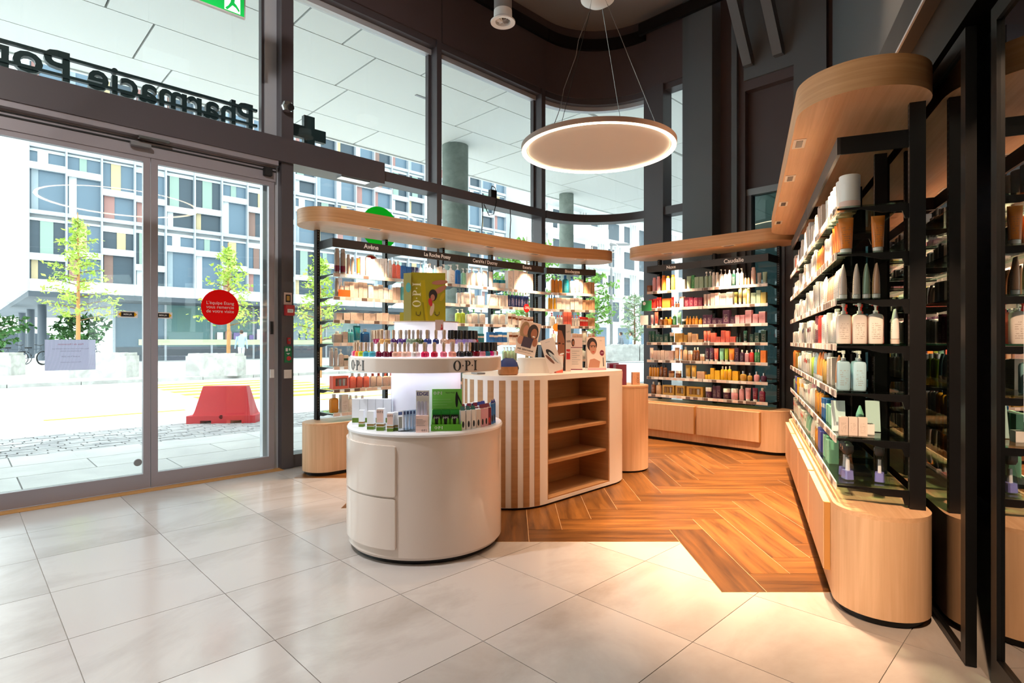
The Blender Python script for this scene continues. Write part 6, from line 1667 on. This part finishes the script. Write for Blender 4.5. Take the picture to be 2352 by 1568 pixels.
fill_spot(-.7, 1.6, -.5, 3.0, P_*.15, WHITE, 'added fill spotlight over the round counter')
fill_spot(-2.4, 2.3, -2.4, 2.6, P_*1.25, COOL, 'added fill spotlight near the doors', R(80))
fill_spot(-.9, -1.5, -2.9, 4.8, P_*1.9, WHITE, 'added fill spotlight aimed at the door frames', R(60), tz=2.6)
fill_spot(.6, .6, 1.9, 2.7, P_*1.6, WARM, 'added fill spotlight close to the glass partition', R(42), tz=1.2)
fill_spot(.1, 3.9, .3, 4.6, P_*.35, WARM, 'added fill spotlight over the striped counter')

# ------------------------------------------------------------------ fittings on the door post and glass
pf = -.0205
def onpost(x, z): return FACADE.w(x, pf, z)
def device(name, w, h, d, x, z, m, label, cat):
    o = MB().box(-w/2, w/2, -d, 0, -h/2, h/2).build(name, m, None, onpost(x, z), FACADE.rz, False); tag(o, label, cat); return o
o = device('control_panel', .075, .115, .012, .077, 1.632, plain('blush'), 'square control panel at the top of the door post', 'switch')
MB().box(-.024, .024, -.0135, -.012, -.034, .038).build('display', M_ink, o, smooth=False); MB().box(-.014, .014, -.0145, -.0135, -.02, .026).build('button', plain('gold'), o, smooth=False)
o = device('fire_alarm', .085, .10, .045, .085, 1.518, mat('alarm_red', '#c0242c', .35), 'red fire alarm call point on the door post', 'fire alarm')
MB().box(-.028, .028, -.0465, -.045, -.022, .012).build('glass_plate', M_white, o, smooth=False)
for k in (-1, 0, 1): MB().lathe([(0, 0), (.0035, 0), (.0035, .001), (0, .001)], 10).build('dot', M_ink, o, (k*.012, -.0468, -.005), 0, rot=(PI/2, 0, 0))
o = device('key_switch', .03, .062, .02, .085, 1.226, mat('switch_red', '#b5121c', .3), 'small red key switch on the door post', 'switch')
MB().lathe([(0, 0), (.010, 0), (.009, .004), (0, .004)], 14).build('lock', M_grey, o, (0, -.0205, .008), 0, rot=(PI/2, 0, 0))
o = device('emergency_exit_button', .07, .155, .008, .080, 1.096, mat('exit_green', '#0b7a48', .4), 'green emergency door release with a round red button', 'switch')
MB().lathe([(0, 0), (.022, 0), (.020, .012), (.012, .014), (0, .014)], 20).build('button', mat('button_red', '#d84040', .4), o, (.005, -.0085, -.038), 0, rot=(PI/2, 0, 0))
flat([(-.025, .03), (-.004, .03), (-.004, .06), (-.025, .06)], M_whiteink, o, -.0084); flat([(-.02, .012), (.02, .012), (0, -.004)][::-1], M_whiteink, o, -.0084); flat(ell(.014, .047, .008, .012), M_whiteink, o, -.0084)
o = device('light_switch', .072, .082, .01, .077, .908, plain('cream'), 'square cream light switch low on the door post', 'switch')
MB().box(-.018, .018, -.012, -.01, -.022, .022).build('rocker', plain('cream'), o, smooth=False)
o = empty('security_camera', FACADE.w(.05, -.02, 3.45), FACADE.rz); tag(o, 'silver ball camera on the door post', 'camera')
MB().lathe([(0, -.055), (.04, -.04), (.058, 0), (.04, .04), (0, .055)], 20).build('ball', M_chrome, o, (0, -.06, 0)); MB().lathe([(0, 0), (.036, 0), (.030, .02), (0, .024)], 20).build('lens', M_ink, o, (.012, -.098, -.012), 0, rot=(PI/2, 0, R(20)))
MB().box(-.02, .02, -.02, 0, -.02, .02).build('bracket', M_grey, o, smooth=False)

# stickers on the glass
def sticker(name, x, z, r, m, label, y=.046):
    o = MB().lathe([(0, 0), (r, 0), (r, .0012), (0, .0012)], 56).build(name, m, None, FACADE.w(x, y, z), 0, rot=(PI/2, 0, FACADE.rz)); tag(o, label, 'sticker'); return o
o = sticker('round_sticker', -.505, 1.527, .158, translucent('sticker_red', '#e8080e'), 'red round thank-you sticker on the sliding door')
for k, s in enumerate(("L'équipe Etang", 'vous remercie', 'de votre visite')):
    put('lettering', text_mesh(s, .040, M_whiteink, 0), o, (.0, .037-.037*k, .0016))
o = sticker('round_sticker', 1.198, 2.497, .235, translucent('sticker_green', '#00d040'), 'large green round sticker on the window above the oak canopy', .160)
o = sticker('round_sticker', 1.09, 2.10, .085, M_whiteink, 'red round sticker with white rim behind the top shelf', .160)
MB().lathe([(0, 0), (.072, 0), (.072, .001), (0, .001)], 40).build('print', M_promo, o, (0, 0, .0015))
o = MB().box(-.155, .155, 0, .0012, -.117, .117).build('paper_notice', translucent('notice_paper', '#e4e2f2'), None, FACADE.w(-1.571, .056, 1.117), FACADE.rz, False); tag(o, 'white paper notice on the sliding door, read from outside', 'notice')
M_inkg = mat('notice_ink', '#8a88a0', .6)
for s, size, z, m in (("Fête de l'Ascension", .020, .082, mat('notice_red', '#c07088', .6)), ('Nous informons notre aimable clientèle que', .0125, .048, M_inkg), ('la pharmacie sera fermée', .0125, .030, M_inkg), ('le jeudi 9 mai 2024', .0145, -.012, M_inkg), ('Merci de votre compréhension', .010, -.055, M_inkg)):
    put('lettering', text_mesh(s, size, m, 0), o, (0, -.0004, z), 0, (PI/2, 0, 0)).scale = (-1, 1, 1)
for x in (-1.205, -.955):
    o = MB().box(-.07, .07, 0, .001, -.026, .026).build('push_sticker', M_whiteink, None, FACADE.w(x, .046, 1.44), FACADE.rz, False); tag(o, 'black and yellow arrow sticker on the %s door leaf beside the middle stile' % ('left' if x < -1 else 'right'), 'sticker')
    flat([(-.045, -.018), (.045, -.018), (.045, .018), (-.045, .018)], M_ink, o, -.0003)
    for s in (-1, 1):
        pts = [(s*.045, -.020), (s*.065, 0), (s*.045, .020)]
        flat(pts if s > 0 else pts[::-1], mat('arrow_yellow', '#f0b400', .4), o, -.0005)
    put('lettering', text_mesh('ALARM', .018, M_whiteink, 0, 'CENTER', .0004), o, (0, -.0007, 0), 0, (PI/2, 0, 0)).scale = (-1, 1, 1)
o = MB().lathe([(0, 0), (.030, 0), (.028, .008), (0, .009)], 24).build('floor_lock', M_grey, None, FACADE.w(-1.135, .0475, .228), 0, rot=(PI/2, 0, FACADE.rz)); tag(o, 'round grey lock low on the sliding door', 'lock')
o = MB().box(-.012, .012, -.012, 0, -.06, .06).build('door_lock', M_rubber, None, FACADE.w(-.055, .029, 1.35), FACADE.rz, False); tag(o, 'black latch on the sliding door stile', 'lock')
o = MB().box(-.018, .018, -.015, 0, -.04, .04).build('door_contact', M_white, None, FACADE.w(-.055, .029, .915), FACADE.rz, False); tag(o, 'small white contact box on the sliding door stile', 'sensor')

# exit sign
ex = empty('exit_sign', FACADE.w(-.72, -.60, 3.86), FACADE.rz); tag(ex, 'green and white hanging emergency exit sign', 'sign')
MB().box(-.20, .20, -.012, .012, -.02, .19).build('body', M_whiteplastic, ex, smooth=False)
M_exit = mat('exit_sign_green', '#12b24a', .4, emit=.9)
MB().box(-.19, .19, -.0135, -.012, -.008, .18).build('print', M_exit, ex, smooth=False)
flat([(.04, -.0), (.16, -.0), (.16, .17), (.04, .17)], mat('exit_sign_white', '#ffffff', .4, emit=.9), ex, -.0140)
flat([(.06, .0), (.085, .03), (.10, .05), (.125, .04), (.15, .012), (.155, .03), (.13, .065), (.115, .075), (.12, .12), (.095, .125), (.085, .07), (.07, .04), (.045, .012)], M_exit, ex, -.0145)
for x in (-.15, .15): MB().lathe([(0, .19), (.005, .19), (.005, ZC-3.862), (0, ZC-3.862)], 6).build('rod', M_grey, ex, (x, 0, 0))

# small transmitter and cables on the transom
o = empty('cable_box', FACADE.w(2.80, .02, 3.091), FACADE.rz); tag(o, 'small black cable box on the window transom with loose leads', 'cable box')
MB().box(-.05, .05, -.015, .04, 0, .10).build('box', M_black, o, smooth=False)
MB().tube([(-.04, .0, .10), (-.02, .0, .15), (.03, .0, .14), (.045, .0, .08), (.03, -.03, -.05), (-.02, -.03, -.22), (-.10, -.03, -.25), (-.19, -.03, -.12)], .006, 6).build('cable', M_rubber, o)
for x in (-.22, .28): MB().tube([(x, -.03, -.11), (x+.01, -.03, -.25), (x-.005, -.03, -.45), (x, -.03, -.70)], .006, 6).build('cable', M_rubber, o)
